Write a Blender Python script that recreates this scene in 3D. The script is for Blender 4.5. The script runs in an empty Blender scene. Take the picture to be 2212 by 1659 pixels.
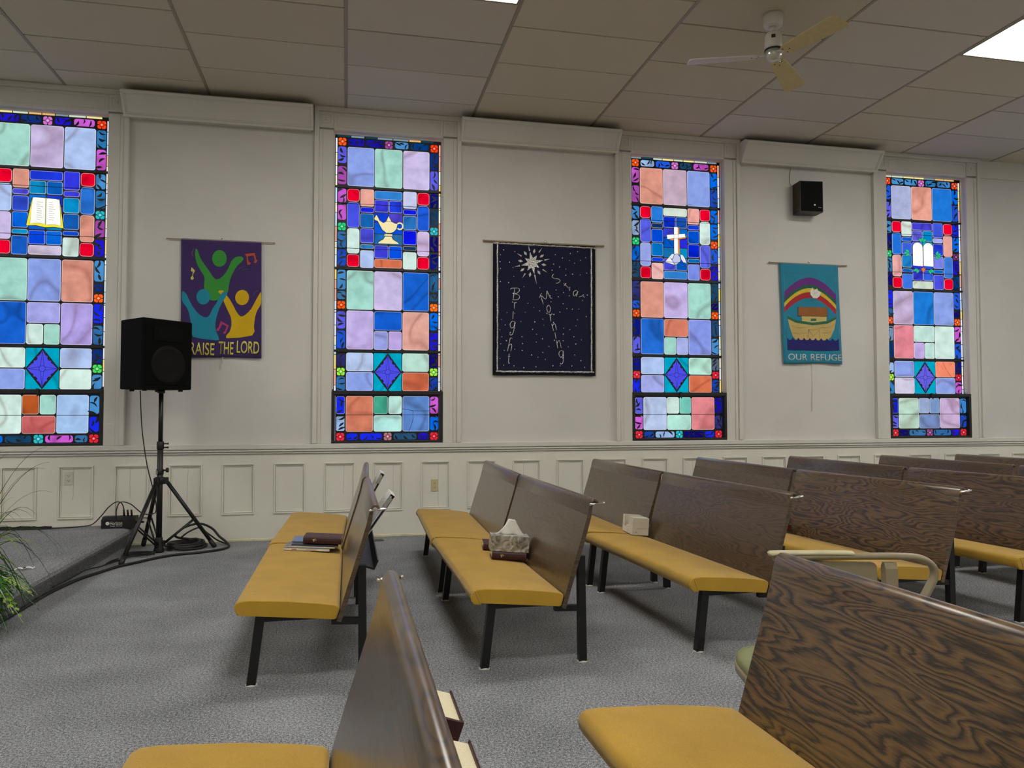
import bpy, bmesh, math, random
from mathutils import Vector, Matrix
rnd = random.Random(7)
S = bpy.context.scene
C = S.collection
PI = math.pi

# ------------------------------------------------------------------ camera, world, exposure
FPX, YAW, PITCH, ROLL = 1652.42, 0.212340671, 0.0366335151, -0.00067968
CAMZ = 1.1831
cam_d = bpy.data.cameras.new('camera'); cam = bpy.data.objects.new('camera', cam_d); C.objects.link(cam)
cam_d.sensor_width = 36.0; cam_d.lens = FPX / 2212 * 36.0; cam_d.clip_start = 0.05; cam_d.clip_end = 100
_f = Vector((math.sin(YAW)*math.cos(PITCH), math.cos(YAW)*math.cos(PITCH), math.sin(PITCH)))
_r0 = Vector((math.cos(YAW), -math.sin(YAW), 0)); _u0 = _r0.cross(_f)
_r = math.cos(ROLL)*_r0 + math.sin(ROLL)*_u0; _u = -math.sin(ROLL)*_r0 + math.cos(ROLL)*_u0
_m = Matrix((( _r.x, _u.x, -_f.x, 0), (_r.y, _u.y, -_f.y, 0), (_r.z, _u.z, -_f.z, CAMZ), (0, 0, 0, 1)))
cam.matrix_world = _m
S.camera = cam
w = bpy.data.worlds.new('world'); S.world = w; w.use_nodes = True
w.node_tree.nodes['Background'].inputs[0].default_value = (0.55, 0.65, 0.8, 1)
w.node_tree.nodes['Background'].inputs[1].default_value = 0.3
vs = S.view_settings
vs.view_transform = 'Standard'; vs.look = 'None'; vs.gamma = 1.0; vs.use_curve_mapping = False
vs.exposure = 0.0
LAMP = 27.0         # troffer lens radiance
GLASS = 1.06       # daylight behind the stained glass

# ------------------------------------------------------------------ helpers
def lin(c):
    r = []
    for v in c[:3]:
        v = v/255.0
        r.append(v/12.92 if v <= 0.04045 else ((v+0.055)/1.055)**2.4)
    return tuple(r)+(1.0,)

class NT:
    def __init__(s, name):
        s.m = bpy.data.materials.new(name); s.m.use_nodes = True
        s.t = s.m.node_tree; s.n = s.t.nodes; s.l = s.t.links
        s.p = s.n['Principled BSDF']; s.out = s.n['Material Output']
    def node(s, typ, **kw):
        n = s.n.new(typ)
        for k, v in kw.items():
            if k.startswith('i_'):
                key = k[2:]; key = int(key) if key.isdigit() else key.replace('_', ' ')
                n.inputs[key].default_value = v
            else: setattr(n, k, v)
        return n
    def link(s, a, b): s.l.new(a, b)
    def ramp(s, stops, fac):
        r = s.node('ShaderNodeValToRGB')
        e = r.color_ramp.elements
        while len(e) < len(stops): e.new(0.5)
        for i, (p, c) in enumerate(stops): e[i].position = p; e[i].color = c
        s.link(fac, r.inputs[0]); return r
    def bump(s, height, strength=0.3, dist=0.01):
        b = s.node('ShaderNodeBump'); b.inputs['Strength'].default_value = strength; b.inputs['Distance'].default_value = dist
        s.link(height, b.inputs['Height']); s.link(b.outputs[0], s.p.inputs['Normal']); return b
    def noise(s, scale, detail=3, rough=0.5, vec=None):
        n = s.node('ShaderNodeTexNoise'); n.inputs['Scale'].default_value = scale
        n.inputs['Detail'].default_value = detail; n.inputs['Roughness'].default_value = rough
        if vec is None: vec = s.obj()
        s.link(vec, n.inputs['Vector']); return n
    def obj(s):
        t = s.node('ShaderNodeTexCoord'); return t.outputs['Object']

def plain(name, rgb, rough=0.5, metal=0.0, vary=0.0, scale=20, bump=0.0, bscale=200, spec=0.5, coat=0.0):
    k = NT(name); c = lin(rgb)
    k.p.inputs['Roughness'].default_value = rough; k.p.inputs['Metallic'].default_value = metal
    k.p.inputs['Specular IOR Level'].default_value = spec
    k.p.inputs['Coat Weight'].default_value = coat
    n = k.noise(scale, 3)
    lo = tuple(max(0, x*(1-vary)) for x in c[:3])+(1,); hi = tuple(min(1, x*(1+vary)) for x in c[:3])+(1,)
    r = k.ramp([(0.3, lo), (0.7, hi)], n.outputs[0])
    k.link(r.outputs[0], k.p.inputs['Base Color'])
    if bump:
        b = k.noise(bscale, 2); k.bump(b.outputs[0], bump, 0.004)
    return k.m

def wood_mat(name, light, mid, dark, axis='Y', scale=1.0, rough=0.32, coat=0.8, rings=13):
    k = NT(name)
    tc = k.node('ShaderNodeTexCoord'); oi = k.node('ShaderNodeObjectInfo')
    mp = k.node('ShaderNodeMapping'); sc = {'Y': (0.0, 1.05, 6.2), 'X': (1.15, 4.3, 4.3)}[axis]
    mp.inputs['Scale'].default_value = tuple(v*scale for v in sc)
    k.link(tc.outputs['Object'], mp.inputs['Vector'])
    mul = k.node('ShaderNodeMath', operation='MULTIPLY'); mul.inputs[1].default_value = 37.0; k.link(oi.outputs['Random'], mul.inputs[0])
    add = k.node('ShaderNodeVectorMath', operation='ADD'); k.link(mp.outputs[0], add.inputs[0]); k.link(mul.outputs[0], add.inputs[1])
    n1 = k.noise(1.5, 2.2, 0.42, add.outputs[0]); n1.inputs['Distortion'].default_value = 0.25
    m2 = k.node('ShaderNodeMath', operation='MULTIPLY'); m2.inputs[1].default_value = rings; k.link(n1.outputs[0], m2.inputs[0])
    # feathery edge
    mp2 = k.node('ShaderNodeMapping'); s2 = {'Y': (0, 14, 240), 'X': (14, 240, 240)}[axis]
    mp2.inputs['Scale'].default_value = s2; k.link(tc.outputs['Object'], mp2.inputs['Vector'])
    n2 = k.noise(1.0, 3, 0.6, mp2.outputs[0])
    m3 = k.node('ShaderNodeMath', operation='MULTIPLY_ADD'); m3.inputs[1].default_value = 0.85; k.link(n2.outputs[0], m3.inputs[0]); k.link(m2.outputs[0], m3.inputs[2])
    fr = k.node('ShaderNodeMath', operation='FRACT'); k.link(m3.outputs[0], fr.inputs[0])
    r1 = k.ramp([(0.0, lin(dark)), (0.10, lin(dark)), (0.30, lin(mid)), (0.72, lin(light)), (0.93, lin(mid)), (1.0, lin(dark))], fr.outputs[0])
    n3 = k.noise(1.0, 2, 0.5, mp2.outputs[0])
    r2 = k.ramp([(0.38, (0.72, 0.70, 0.68, 1)), (0.60, (1, 1, 1, 1))], n3.outputs[0])
    mx = k.node('ShaderNodeMixRGB', blend_type='MULTIPLY'); mx.inputs[0].default_value = 0.55
    k.link(r1.outputs[0], mx.inputs[1]); k.link(r2.outputs[0], mx.inputs[2])
    k.link(mx.outputs[0], k.p.inputs['Base Color'])
    k.p.inputs['Roughness'].default_value = rough; k.p.inputs['Coat Weight'].default_value = coat; k.p.inputs['Coat Roughness'].default_value = 0.28
    k.bump(n3.outputs[0], 0.06, 0.002)
    return k.m

def carpet_mat(name, lo, hi):
    k = NT(name)
    n1 = k.noise(300, 2.5, 0.75); n2 = k.noise(2.2, 2, 0.5); n3 = k.noise(100, 3, 0.7)
    a = k.node('ShaderNodeMath', operation='MULTIPLY_ADD'); a.inputs[1].default_value = 0.55; k.link(n3.outputs[0], a.inputs[0]); k.link(n1.outputs[0], a.inputs[2])
    b = k.node('ShaderNodeMath', operation='MULTIPLY_ADD'); b.inputs[1].default_value = 0.12; k.link(n2.outputs[0], b.inputs[0]); k.link(a.outputs[0], b.inputs[2])
    mid = tuple((x+y)/2 for x, y in zip(lo, hi))
    r = k.ramp([(0.66, lin(lo)), (0.83, lin(mid)), (0.97, lin(hi))], b.outputs[0])
    k.link(r.outputs[0], k.p.inputs['Base Color']); k.p.inputs['Roughness'].default_value = 0.95
    k.p.inputs['Specular IOR Level'].default_value = 0.1
    k.bump(a.outputs[0], 0.7, 0.006)
    return k.m

def fabric_mat(name, rgb, var=0.18, scale=420, rough=0.85, sheen=0.25):
    k = NT(name); c = lin(rgb)
    n = k.noise(scale, 2, 0.6); n2 = k.noise(6, 3, 0.5)
    a = k.node('ShaderNodeMath', operation='MULTIPLY_ADD'); a.inputs[1].default_value = 0.5; k.link(n2.outputs[0], a.inputs[0]); k.link(n.outputs[0], a.inputs[2])
    lo = tuple(x*(1-var) for x in c[:3])+(1,); hi = tuple(min(1, x*(1+var)) for x in c[:3])+(1,)
    r = k.ramp([(0.55, lo), (0.95, hi)], a.outputs[0])
    k.link(r.outputs[0], k.p.inputs['Base Color']); k.p.inputs['Roughness'].default_value = rough
    k.p.inputs['Sheen Weight'].default_value = sheen; k.p.inputs['Specular IOR Level'].default_value = 0.2
    k.bump(n.outputs[0], 0.25, 0.002)
    return k.m

class MB:
    """collects shapes into one mesh"""
    def __init__(s): s.bm = bmesh.new(); s.cl = s.bm.loops.layers.float_color.new('Col')
    def _col(s, faces, col):
        if col is not None:
            for f in faces:
                for l in f.loops: l[s.cl] = col
    def box(s, x0, x1, y0, y1, z0, z1, M=None, bev=0.0, seg=2, mi=0, col=None):
        vs = [s.bm.verts.new(v) for v in ((x0,y0,z0),(x1,y0,z0),(x1,y1,z0),(x0,y1,z0),(x0,y0,z1),(x1,y0,z1),(x1,y1,z1),(x0,y1,z1))]
        fs = [s.bm.faces.new([vs[i] for i in q]) for q in ((0,3,2,1),(4,5,6,7),(0,1,5,4),(1,2,6,5),(2,3,7,6),(3,0,4,7))]
        for f in fs: f.material_index = mi
        s._col(fs, col)
        if bev > 0:
            es = list({e for f in fs for e in f.edges})
            r = bmesh.ops.bevel(s.bm, geom=es, offset=bev, segments=seg, profile=0.5, affect='EDGES')
            vs = list({v for f in r['faces'] for v in f.verts} | {v for v in vs if v.is_valid})
            for f in r['faces']: f.material_index = mi
        if M is not None:
            bmesh.ops.transform(s.bm, matrix=M, verts=[v for v in vs if v.is_valid])
        return s
    def prism(s, pts, a0, a1, axis='y', M=None, mi=0, smooth=False, col=None):
        """polygon pts extruded along an axis; pts are (x,z) for y, (x,y) for z, (y,z) for x"""
        def P(p, a):
            if axis == 'y': return (p[0], a, p[1])
            if axis == 'z': return (p[0], p[1], a)
            return (a, p[0], p[1])
        A = [s.bm.verts.new(P(p, a0)) for p in pts]; B = [s.bm.verts.new(P(p, a1)) for p in pts]
        fs = []; n = len(pts)
        fs.append(s.bm.faces.new(A)); fs.append(s.bm.faces.new(B[::-1]))
        for i in range(n):
            f = s.bm.faces.new((A[i], B[i], B[(i+1) % n], A[(i+1) % n])); f.smooth = smooth; fs.append(f)
        for f in fs: f.material_index = mi
        s._col(fs, col)
        bmesh.ops.recalc_face_normals(s.bm, faces=fs)
        if M is not None: bmesh.ops.transform(s.bm, matrix=M, verts=A+B)
        return s
    def tube(s, pts, r, n=8, closed=False, mi=0, flat=None, M=None):
        pts = [Vector(p) for p in pts]; N = len(pts); rings = []
        rr = r if isinstance(r, (list, tuple)) else [r]*N
        up = None
        for i, p in enumerate(pts):
            a = pts[(i-1) % N] if (closed or i > 0) else p
            b = pts[(i+1) % N] if (closed or i < N-1) else p
            t = (b-a).normalized()
            if up is None:
                up = Vector((0, 0, 1)) if abs(t.z) < 0.9 else Vector((1, 0, 0))
            sx = t.cross(up).normalized(); up = sx.cross(t).normalized()
            ring = []
            for j in range(n):
                an = 2*PI*(j+0.5)/n
                ax, ay = (flat if flat else (1, 1))
                ring.append(s.bm.verts.new(p + sx*math.cos(an)*rr[i]*ax + up*math.sin(an)*rr[i]*ay))
            rings.append(ring)
        fs = []
        for i in range(N if closed else N-1):
            A, B = rings[i], rings[(i+1) % N]
            for j in range(n):
                f = s.bm.faces.new((A[j], A[(j+1) % n], B[(j+1) % n], B[j])); f.smooth = n > 4; fs.append(f)
        if not closed:
            fs.append(s.bm.faces.new(rings[0][::-1])); fs.append(s.bm.faces.new(rings[-1]))
        for f in fs: f.material_index = mi
        bmesh.ops.recalc_face_normals(s.bm, faces=fs)
        if M is not None: bmesh.ops.transform(s.bm, matrix=M, verts=[v for q in rings for v in q])
        return s
    def lathe(s, prof, n=24, M=None, mi=0):
        rings = []
        for (r, z) in prof:
            rings.append([s.bm.verts.new((max(r, 1e-4)*math.cos(2*PI*j/n), max(r, 1e-4)*math.sin(2*PI*j/n), z)) for j in range(n)])
        fs = []
        for A, B in zip(rings, rings[1:]):
            for j in range(n):
                f = s.bm.faces.new((A[j], A[(j+1) % n], B[(j+1) % n], B[j])); f.smooth = True; fs.append(f)
        fs.append(s.bm.faces.new(rings[0][::-1])); fs.append(s.bm.faces.new(rings[-1]))
        for f in fs: f.material_index = mi
        bmesh.ops.recalc_face_normals(s.bm, faces=fs)
        if M is not None: bmesh.ops.transform(s.bm, matrix=M, verts=[v for q in rings for v in q])
        return s
    def build(s, name, mats, parent=None, loc=None):
        me = bpy.data.meshes.new(name); s.bm.to_mesh(me); s.bm.free()
        for m in (mats if isinstance(mats, (list, tuple)) else [mats]): me.materials.append(m)
        o = bpy.data.objects.new(name, me); C.objects.link(o)
        if parent is not None: o.parent = parent
        if loc is not None: o.location = loc
        return o

def tag(o, label, cat, group=None):
    o['label'] = label; o['category'] = cat
    if group: o['group'] = group
    return o
def thing(name, label, cat, loc=(0,0,0), rz=0.0, group=None):
    o = bpy.data.objects.new(name, None); C.objects.link(o); o.empty_display_size = 0.1
    o.location = loc; o.rotation_euler = (0, 0, rz)
    return tag(o, label, cat, group)
def struct(o, label=None):
    o['kind'] = 'structure'
    if label: o['label'] = label
    return o
def dup(root, loc, rz, label=None, group=None):
    r = root.copy(); C.objects.link(r); r.location = loc; r.rotation_euler = (0, 0, rz)
    if label: r['label'] = label
    if group: r['group'] = group
    for ch in list(root.children):
        c = ch.copy(); C.objects.link(c); c.parent = r
        for g in list(ch.children):
            d = g.copy(); C.objects.link(d); d.parent = c
    return r
def T(x, y, z): return Matrix.Translation((x, y, z))
def R(a, ax): return Matrix.Rotation(a, 4, ax)
def rrect(x0, x1, z0, z1, r, n=3):
    r = min(r, (x1-x0)*0.49, (z1-z0)*0.49); p = []
    for cx, cz, a0 in ((x1-r, z1-r, 0), (x0+r, z1-r, 90), (x0+r, z0+r, 180), (x1-r, z0+r, 270)):
        for i in range(n+1):
            a = math.radians(a0+90*i/n); p.append((cx+r*math.cos(a), cz+r*math.sin(a)))
    return p
def spline(pts, n=8, closed=False):
    P = [Vector(p) for p in pts]; N = len(P); out = []
    for i in range(N if closed else N-1):
        if closed: a, b, c, d = P[(i-1) % N], P[i], P[(i+1) % N], P[(i+2) % N]
        else: a, b, c, d = P[max(i-1, 0)], P[i], P[i+1], P[min(i+2, N-1)]
        for k in range(n):
            t = k/n
            out.append(0.5*((2*b)+(c-a)*t+(2*a-5*b+4*c-d)*t*t+(3*b-a-3*c+d)*t**3))
    if not closed: out.append(P[-1])
    return out
def text_obj(txt, name, mat, parent, M, width=None, height=None, extrude=0.0015, bold=0.0, spacing=1.0):
    cu = bpy.data.curves.new(name, 'FONT'); cu.body = txt; cu.extrude = 0; cu.offset = bold; cu.space_character = spacing
    cu.align_x = 'LEFT'
    tmp = bpy.data.objects.new(name, cu); C.objects.link(tmp)
    dg = bpy.context.evaluated_depsgraph_get(); dg.update()
    me = bpy.data.meshes.new_from_object(tmp.evaluated_get(dg))
    bpy.data.objects.remove(tmp); bpy.data.curves.remove(cu)
    xs = [v.co.x for v in me.vertices]; ys = [v.co.y for v in me.vertices]
    x0, x1, y0, y1 = min(xs), max(xs), min(ys), max(ys)
    sx = (width/(x1-x0)) if width else None; sy = (height/(y1-y0)) if height else None
    sx = sx or sy; sy = sy or sx
    for v in me.vertices:
        v.co = M @ Vector(((v.co.x-(x0+x1)/2)*sx, -extrude, (v.co.y-(y0+y1)/2)*sy))
    me.materials.clear(); me.materials.append(mat); me.name = name
    if parent is None: return me
    o = bpy.data.objects.new(name, me); C.objects.link(o); o.parent = parent
    return o

# ------------------------------------------------------------------ materials
def wall_paint(name, rgb):
    k = NT(name); c = lin(rgb)
    n = k.noise(1.6, 4, 0.6); b = k.noise(260, 2, 0.5)
    r = k.ramp([(0.3, tuple(x*0.95 for x in c[:3])+(1,)), (0.7, tuple(x*1.04 for x in c[:3])+(1,))], n.outputs[0])
    k.link(r.outputs[0], k.p.inputs['Base Color']); k.p.inputs['Roughness'].default_value = 0.55; k.p.inputs['Specular IOR Level'].default_value = 0.3
    k.bump(b.outputs[0], 0.08, 0.002); return k.m
M_wall = wall_paint('wall_paint', (212, 208, 202))
M_trim = wall_paint('trim_paint', (214, 210, 201))
M_wains = wall_paint('wainscot_paint', (224, 220, 207))
M_carpet = carpet_mat('carpet', (52, 54, 60), (206, 207, 209))
M_stage = carpet_mat('stage_carpet', (72, 74, 80), (186, 186, 188))
def tile_mat():
    k = NT('ceiling_tile'); a = k.node('ShaderNodeVertexColor', layer_name='Col')
    n = k.noise(90, 3, 0.6)
    r = k.ramp([(0.3, (0.93, 0.93, 0.93, 1)), (0.7, (1, 1, 1, 1))], n.outputs[0])
    mx = k.node('ShaderNodeMixRGB', blend_type='MULTIPLY'); mx.inputs[0].default_value = 1
    k.link(a.outputs[0], mx.inputs[1]); k.link(r.outputs[0], mx.inputs[2]); k.link(mx.outputs[0], k.p.inputs['Base Color'])
    k.p.inputs['Roughness'].default_value = 0.9; k.bump(n.outputs[0], 0.1, 0.003); return k.m
M_tile = tile_mat()
M_grid = plain('ceiling_grid_paint', (150, 141, 122), 0.5); M_carrier = plain('ceiling_void', (70, 64, 54), 0.8)
M_wood = wood_mat('glare_muted_oak', (98, 77, 51), (84, 66, 45), (60, 49, 37), rings=22)  # grain contrast lowered in the colours to stand for glare on the boards
M_bold = wood_mat('bold_grained_oak', (118, 90, 53), (90, 68, 43), (48, 38, 29), rings=24)  # the same oak, without the glare put into its colours
M_woodedge = wood_mat('dark_oak_edge', (104, 76, 46), (82, 58, 36), (52, 38, 26), rings=5)
M_seat = fabric_mat('mustard_fabric', (186, 145, 46), 0.17)
M_black = plain('black_steel', (16, 16, 17), 0.42, 0.0)
M_blackp = plain('black_plastic', (15, 15, 16), 0.5, bump=0.15, bscale=400)
M_glide = plain('clear_glide', (205, 200, 190), 0.3)
M_chrome = plain('chrome', (225, 222, 215), 0.15, 1.0)
M_white = plain('white_plastic', (225, 222, 212), 0.4)
M_page = plain('book_pages', (228, 216, 180), 0.8, vary=0.06, scale=300)
M_maroon = plain('maroon_cover', (66, 30, 34), 0.45, vary=0.1, scale=60, bump=0.15)
M_gold = plain('gilt_stamp', (200, 180, 140), 0.35, 0.3)
M_lead = plain('lead_came_black', (14, 14, 15), 0.5)
M_sash = plain('sash_black', (22, 22, 22), 0.5)
def lamp_mat():
    k = NT('lamp_lens'); k.n.remove(k.p)
    e = k.node('ShaderNodeEmission'); e.inputs[0].default_value = (1.0, 0.985, 0.93, 1); e.inputs[1].default_value = LAMP
    k.link(e.outputs[0], k.out.inputs[0]); return k.m
M_lamp = lamp_mat()
def glass_mat():
    k = NT('stained_glass'); k.n.remove(k.p)
    a = k.node('ShaderNodeVertexColor', layer_name='Col'); tc = k.node('ShaderNodeTexCoord')
    sd = k.node('ShaderNodeMath', operation='MULTIPLY'); sd.inputs[1].default_value = 91.0; k.link(a.outputs['Alpha'], sd.inputs[0])
    ad = k.node('ShaderNodeVectorMath', operation='ADD'); k.link(tc.outputs['Object'], ad.inputs[0]); k.link(sd.outputs[0], ad.inputs[1])
    n1 = k.noise(9, 3, 0.55, ad.outputs[0])                                 # cloudy opalescent body
    r1 = k.ramp([(0.30, (0.80, 0.80, 0.82, 1)), (0.68, (1.08, 1.08, 1.08, 1))], n1.outputs[0])
    n2 = k.noise(1.7, 0.6, 0.4, ad.outputs[0]); n2.inputs['Distortion'].default_value = 0.9       # brown streaks in the glass
    s1 = k.node('ShaderNodeMath', operation='SUBTRACT'); s1.inputs[1].default_value = 0.5; k.link(n2.outputs[0], s1.inputs[0])
    s2 = k.node('ShaderNodeMath', operation='ABSOLUTE'); k.link(s1.outputs[0], s2.inputs[0])
    r2 = k.ramp([(0.0, (0.62, 0.52, 0.50, 1)), (0.022, (0.80, 0.74, 0.73, 1)), (0.05, (1, 1, 1, 1))], s2.outputs[0])
    m1 = k.node('ShaderNodeMixRGB', blend_type='MULTIPLY'); m1.inputs[0].default_value = 1; k.link(a.outputs[0], m1.inputs[1]); k.link(r1.outputs[0], m1.inputs[2])
    m2 = k.node('ShaderNodeMixRGB', blend_type='MULTIPLY'); m2.inputs[0].default_value = 0.75; k.link(m1.outputs[0], m2.inputs[1]); k.link(r2.outputs[0], m2.inputs[2])
    e = k.node('ShaderNodeEmission'); k.link(m2.outputs[0], e.inputs[0]); e.inputs[1].default_value = GLASS
    k.link(e.outputs[0], k.out.inputs[0]); return k.m
M_glass = glass_mat()
def glass_plain():
    k = NT('stained_glass_painted'); k.n.remove(k.p)
    a = k.node('ShaderNodeVertexColor', layer_name='Col')
    e = k.node('ShaderNodeEmission'); k.link(a.outputs[0], e.inputs[0]); e.inputs[1].default_value = GLASS
    k.link(e.outputs[0], k.out.inputs[0]); return k.m
M_glassp = glass_plain()

# ------------------------------------------------------------------ room shell
WY = 7.43; CEIL = 4.085
XL, XR, YN = -7.0, 15.0, -6.0
WCX = [-2.64, 0.383, 3.385, 6.41]        # window centres along the wall
OPW = 0.525; OZ0, OZ1 = 0.888, 3.875
mb = MB(); mb.box(XL, XR, YN, WY+0.3, -0.2, 0.0); struct(mb.build('floor', M_carpet))
mb = MB()
xs = [XL]
for cx in sorted(WCX): xs += [cx-OPW, cx+OPW]
xs.append(XR)
for a, b in zip(xs[0::2], xs[1::2]): mb.box(a, b, WY, WY+0.22, OZ0, OZ1)
mb.box(XL, XR, WY, WY+0.22, OZ1, CEIL+0.02); mb.box(XL, XR, WY, WY+0.22, 0.0, OZ0)
bmesh.ops.remove_doubles(mb.bm, verts=mb.bm.verts, dist=1e-5)
wall = struct(mb.build('wall_far', M_wall))
for nm, b in (('wall_left', (XL-0.2, XL, YN, WY+0.2, 0, CEIL+0.02)), ('wall_right', (XR, XR+0.2, YN, WY+0.2, 0, CEIL+0.02)), ('wall_near', (XL, XR, YN-0.2, YN, 0, CEIL+0.02))):
    mb = MB(); mb.box(*b); struct(mb.build(nm, M_wall))
# ceiling: carrier slab + tiles in half-bond between runners
RX0, RS, RT = -2.4679, 1.2192, 0.6096
lights = []
mb = MB(); mb.box(XL, XR, YN, WY+0.2, CEIL+0.012, CEIL+0.1); ceil = struct(mb.build('ceiling', M_carrier))
mb = MB()
k0 = int((XL-RX0)/RS)-1; k1 = int((XR-RX0)/RS)+1
rt = random.Random(3)
for k in range(k0, k1+1):
    x0 = max(RX0+k*RS+0.011, XL); x1 = min(RX0+(k+1)*RS-0.011, XR)
    if x1-x0 < 0.02: continue
    off = 0.371 if k % 2 == 0 else 0.066
    rows = [(WY-off+0.0, WY)] + [(WY-off-(n+1)*RT, WY-off-n*RT) for n in range(23)]
    for n, (ya, yb) in enumerate(rows):
        ya = max(ya, YN); 
        if yb-ya < 0.02: continue
        if k % 4 == 2 and n in (4, 10, 16):
            lights.append(((x0+x1)/2, (ya+yb)/2, k, n)); continue
        base = {5: (0.60, 0.555, 0.475), 2: (0.60, 0.555, 0.465), 7: (0.59, 0.55, 0.47)}.get(k, (0.60, 0.55, 0.42))
        j = 1+rt.uniform(-0.05, 0.05); col = tuple(v*j for v in base)+(1,)
        tx, ty, dz = rt.uniform(-0.0012, 0.0012), rt.uniform(-0.0012, 0.0012), rt.uniform(-0.001, 0.001)
        M = T((x0+x1)/2, (ya+yb)/2, CEIL+0.004+dz) @ R(tx, 'X') @ R(ty, 'Y')
        hx, hy = (x1-x0)/2, (yb-ya)/2-0.006
        mb.box(-hx, hx, -hy, hy, 0, 0.012, M=M, bev=0.003, seg=1, col=col)
for f in mb.bm.faces:
    pass
# give bevel faces their tile colour too
for f in mb.bm.faces:
    for l in f.loops:
        if l[mb.cl][3] == 0: l[mb.cl] = (0.50, 0.45, 0.36, 1)
tiles = mb.build('ceiling_tiles', M_tile, ceil)
mb = MB()
for k in range(k0, k1+2):
    x = RX0+k*RS
    if XL < x < XR: mb.box(x-0.012, x+0.012, YN, WY, CEIL+0.001, CEIL+0.012)
mb.build('ceiling_runners', M_grid, ceil)

# troffers
def make_light(loc, label, group=None):
    t = thing('ceiling_light', label, 'light', loc, 0, group)
    m = MB(); X, Y = 0.598, 0.303
    m.box(-X, X, -Y, -Y+0.02, -0.004, 0.012); m.box(-X, X, Y-0.02, Y, -0.004, 0.012)
    m.box(-X, -X+0.02, -Y+0.02, Y-0.02, -0.004, 0.012); m.box(X-0.02, X, -Y+0.02, Y-0.02, -0.004, 0.012)
    m.build('frame', M_grid, t)
    m = MB(); m.box(-X+0.02, X-0.02, -Y+0.02, Y-0.02, 0.0, 0.006); m.build('diffuser', M_lamp, t)
    return t
L0 = None
for (x, y, k, n) in lights:
    if (k, n) == (2, 4): lab, g = 'bright recessed ceiling light at the top edge above the middle of the room', None
    elif (k, n) == (6, 4): lab, g = 'glowing white recessed ceiling light right of the ceiling fan', None
    else: lab, g = 'recessed ceiling light panel farther along the drop ceiling out of view', 'ceiling lights beyond the view'
    if L0 is None: L0 = make_light((x, y, CEIL+0.004), lab, g)
    else:
        o = dup(L0, (x, y, CEIL+0.004), 0, lab, g)
        if g is None and 'group' in o: del o['group']

# wainscot, rail, casings
mb = MB()
mb.box(XL, XR, WY-0.045, WY, 0.842, 0.888, bev=0.006)           # sill ledge
for z0, z1, d in ((0.834, 0.842, 0.030), (0.820, 0.834, 0.038), (0.812, 0.820, 0.022), (0.800, 0.812, 0.028), (0.790, 0.800, 0.014)):
    mb.box(XL, XR, WY-d, WY, z0, z1, bev=0.002, seg=1)
struct(mb.build('trim_1', M_trim))
mb = MB()
px = -2.78-0.4525*9
def frame(mb, x0, x1, z0, z1, y, w, d, bev=0.002):
    mb.box(x0, x1, y-d, y, z1-w, z1, bev=bev, seg=1); mb.box(x0, x1, y-d, y, z0, z0+w, bev=bev, seg=1)
    mb.box(x0, x0+w, y-d, y, z0+w, z1-w, bev=bev, seg=1); mb.box(x1-w, x1, y-d, y, z0+w, z1-w, bev=bev, seg=1)
mb2 = MB()
while px < XR-0.3:
    if px > XL+0.2:
        frame(mb, px-0.142, px+0.142, 0.245, 0.712, WY-0.014, 0.014, 0.010)
        frame(mb, px-0.126, px+0.126, 0.261, 0.696, WY-0.004, 0.010, 0.010)
        if rt.random() < 0.6:      # shrinkage crack down the panel
            cx = px+rt.uniform(-0.06, 0.06); n = 9
            P = [(cx+rt.uniform(-0.004, 0.004), WY-0.0045, 0.275+0.41*i/n) for i in range(n+1)]
            if rt.random() < 0.5: P = P[3:]
            mb2.tube(P, 0.0011, 4)
    px += 0.4525
# stiles and rails between the sunk panels
px = -2.78-0.4525*9; prev = XL
mb.box(XL, XR, WY-0.005, WY, 0.0, 0.79)
while px < XR-0.3:
    if px > XL+0.2:
        mb.box(prev, px-0.142, WY-0.014, WY, 0.0, 0.79); 
        mb.box(px-0.142, px+0.142, WY-0.014, WY, 0.712, 0.79); mb.box(px-0.142, px+0.142, WY-0.014, WY, 0.0, 0.245)
        prev = px+0.142
    px += 0.4525
mb.box(prev, XR, WY-0.014, WY, 0, 0.79)
wn = mb.build('wainscot', M_wains, wall); mb2.build('panel_cracks', plain('crack_shadow', (120, 114, 100), 0.9), wall)
mb = MB(); mb.box(XL, XR, WY-0.020, WY-0.0, 0.0, 0.022, bev=0.003); struct(mb.build('baseboard_far', plain('old_cream_paint', (222, 214, 176), 0.6, vary=0.12, scale=14)))

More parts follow.
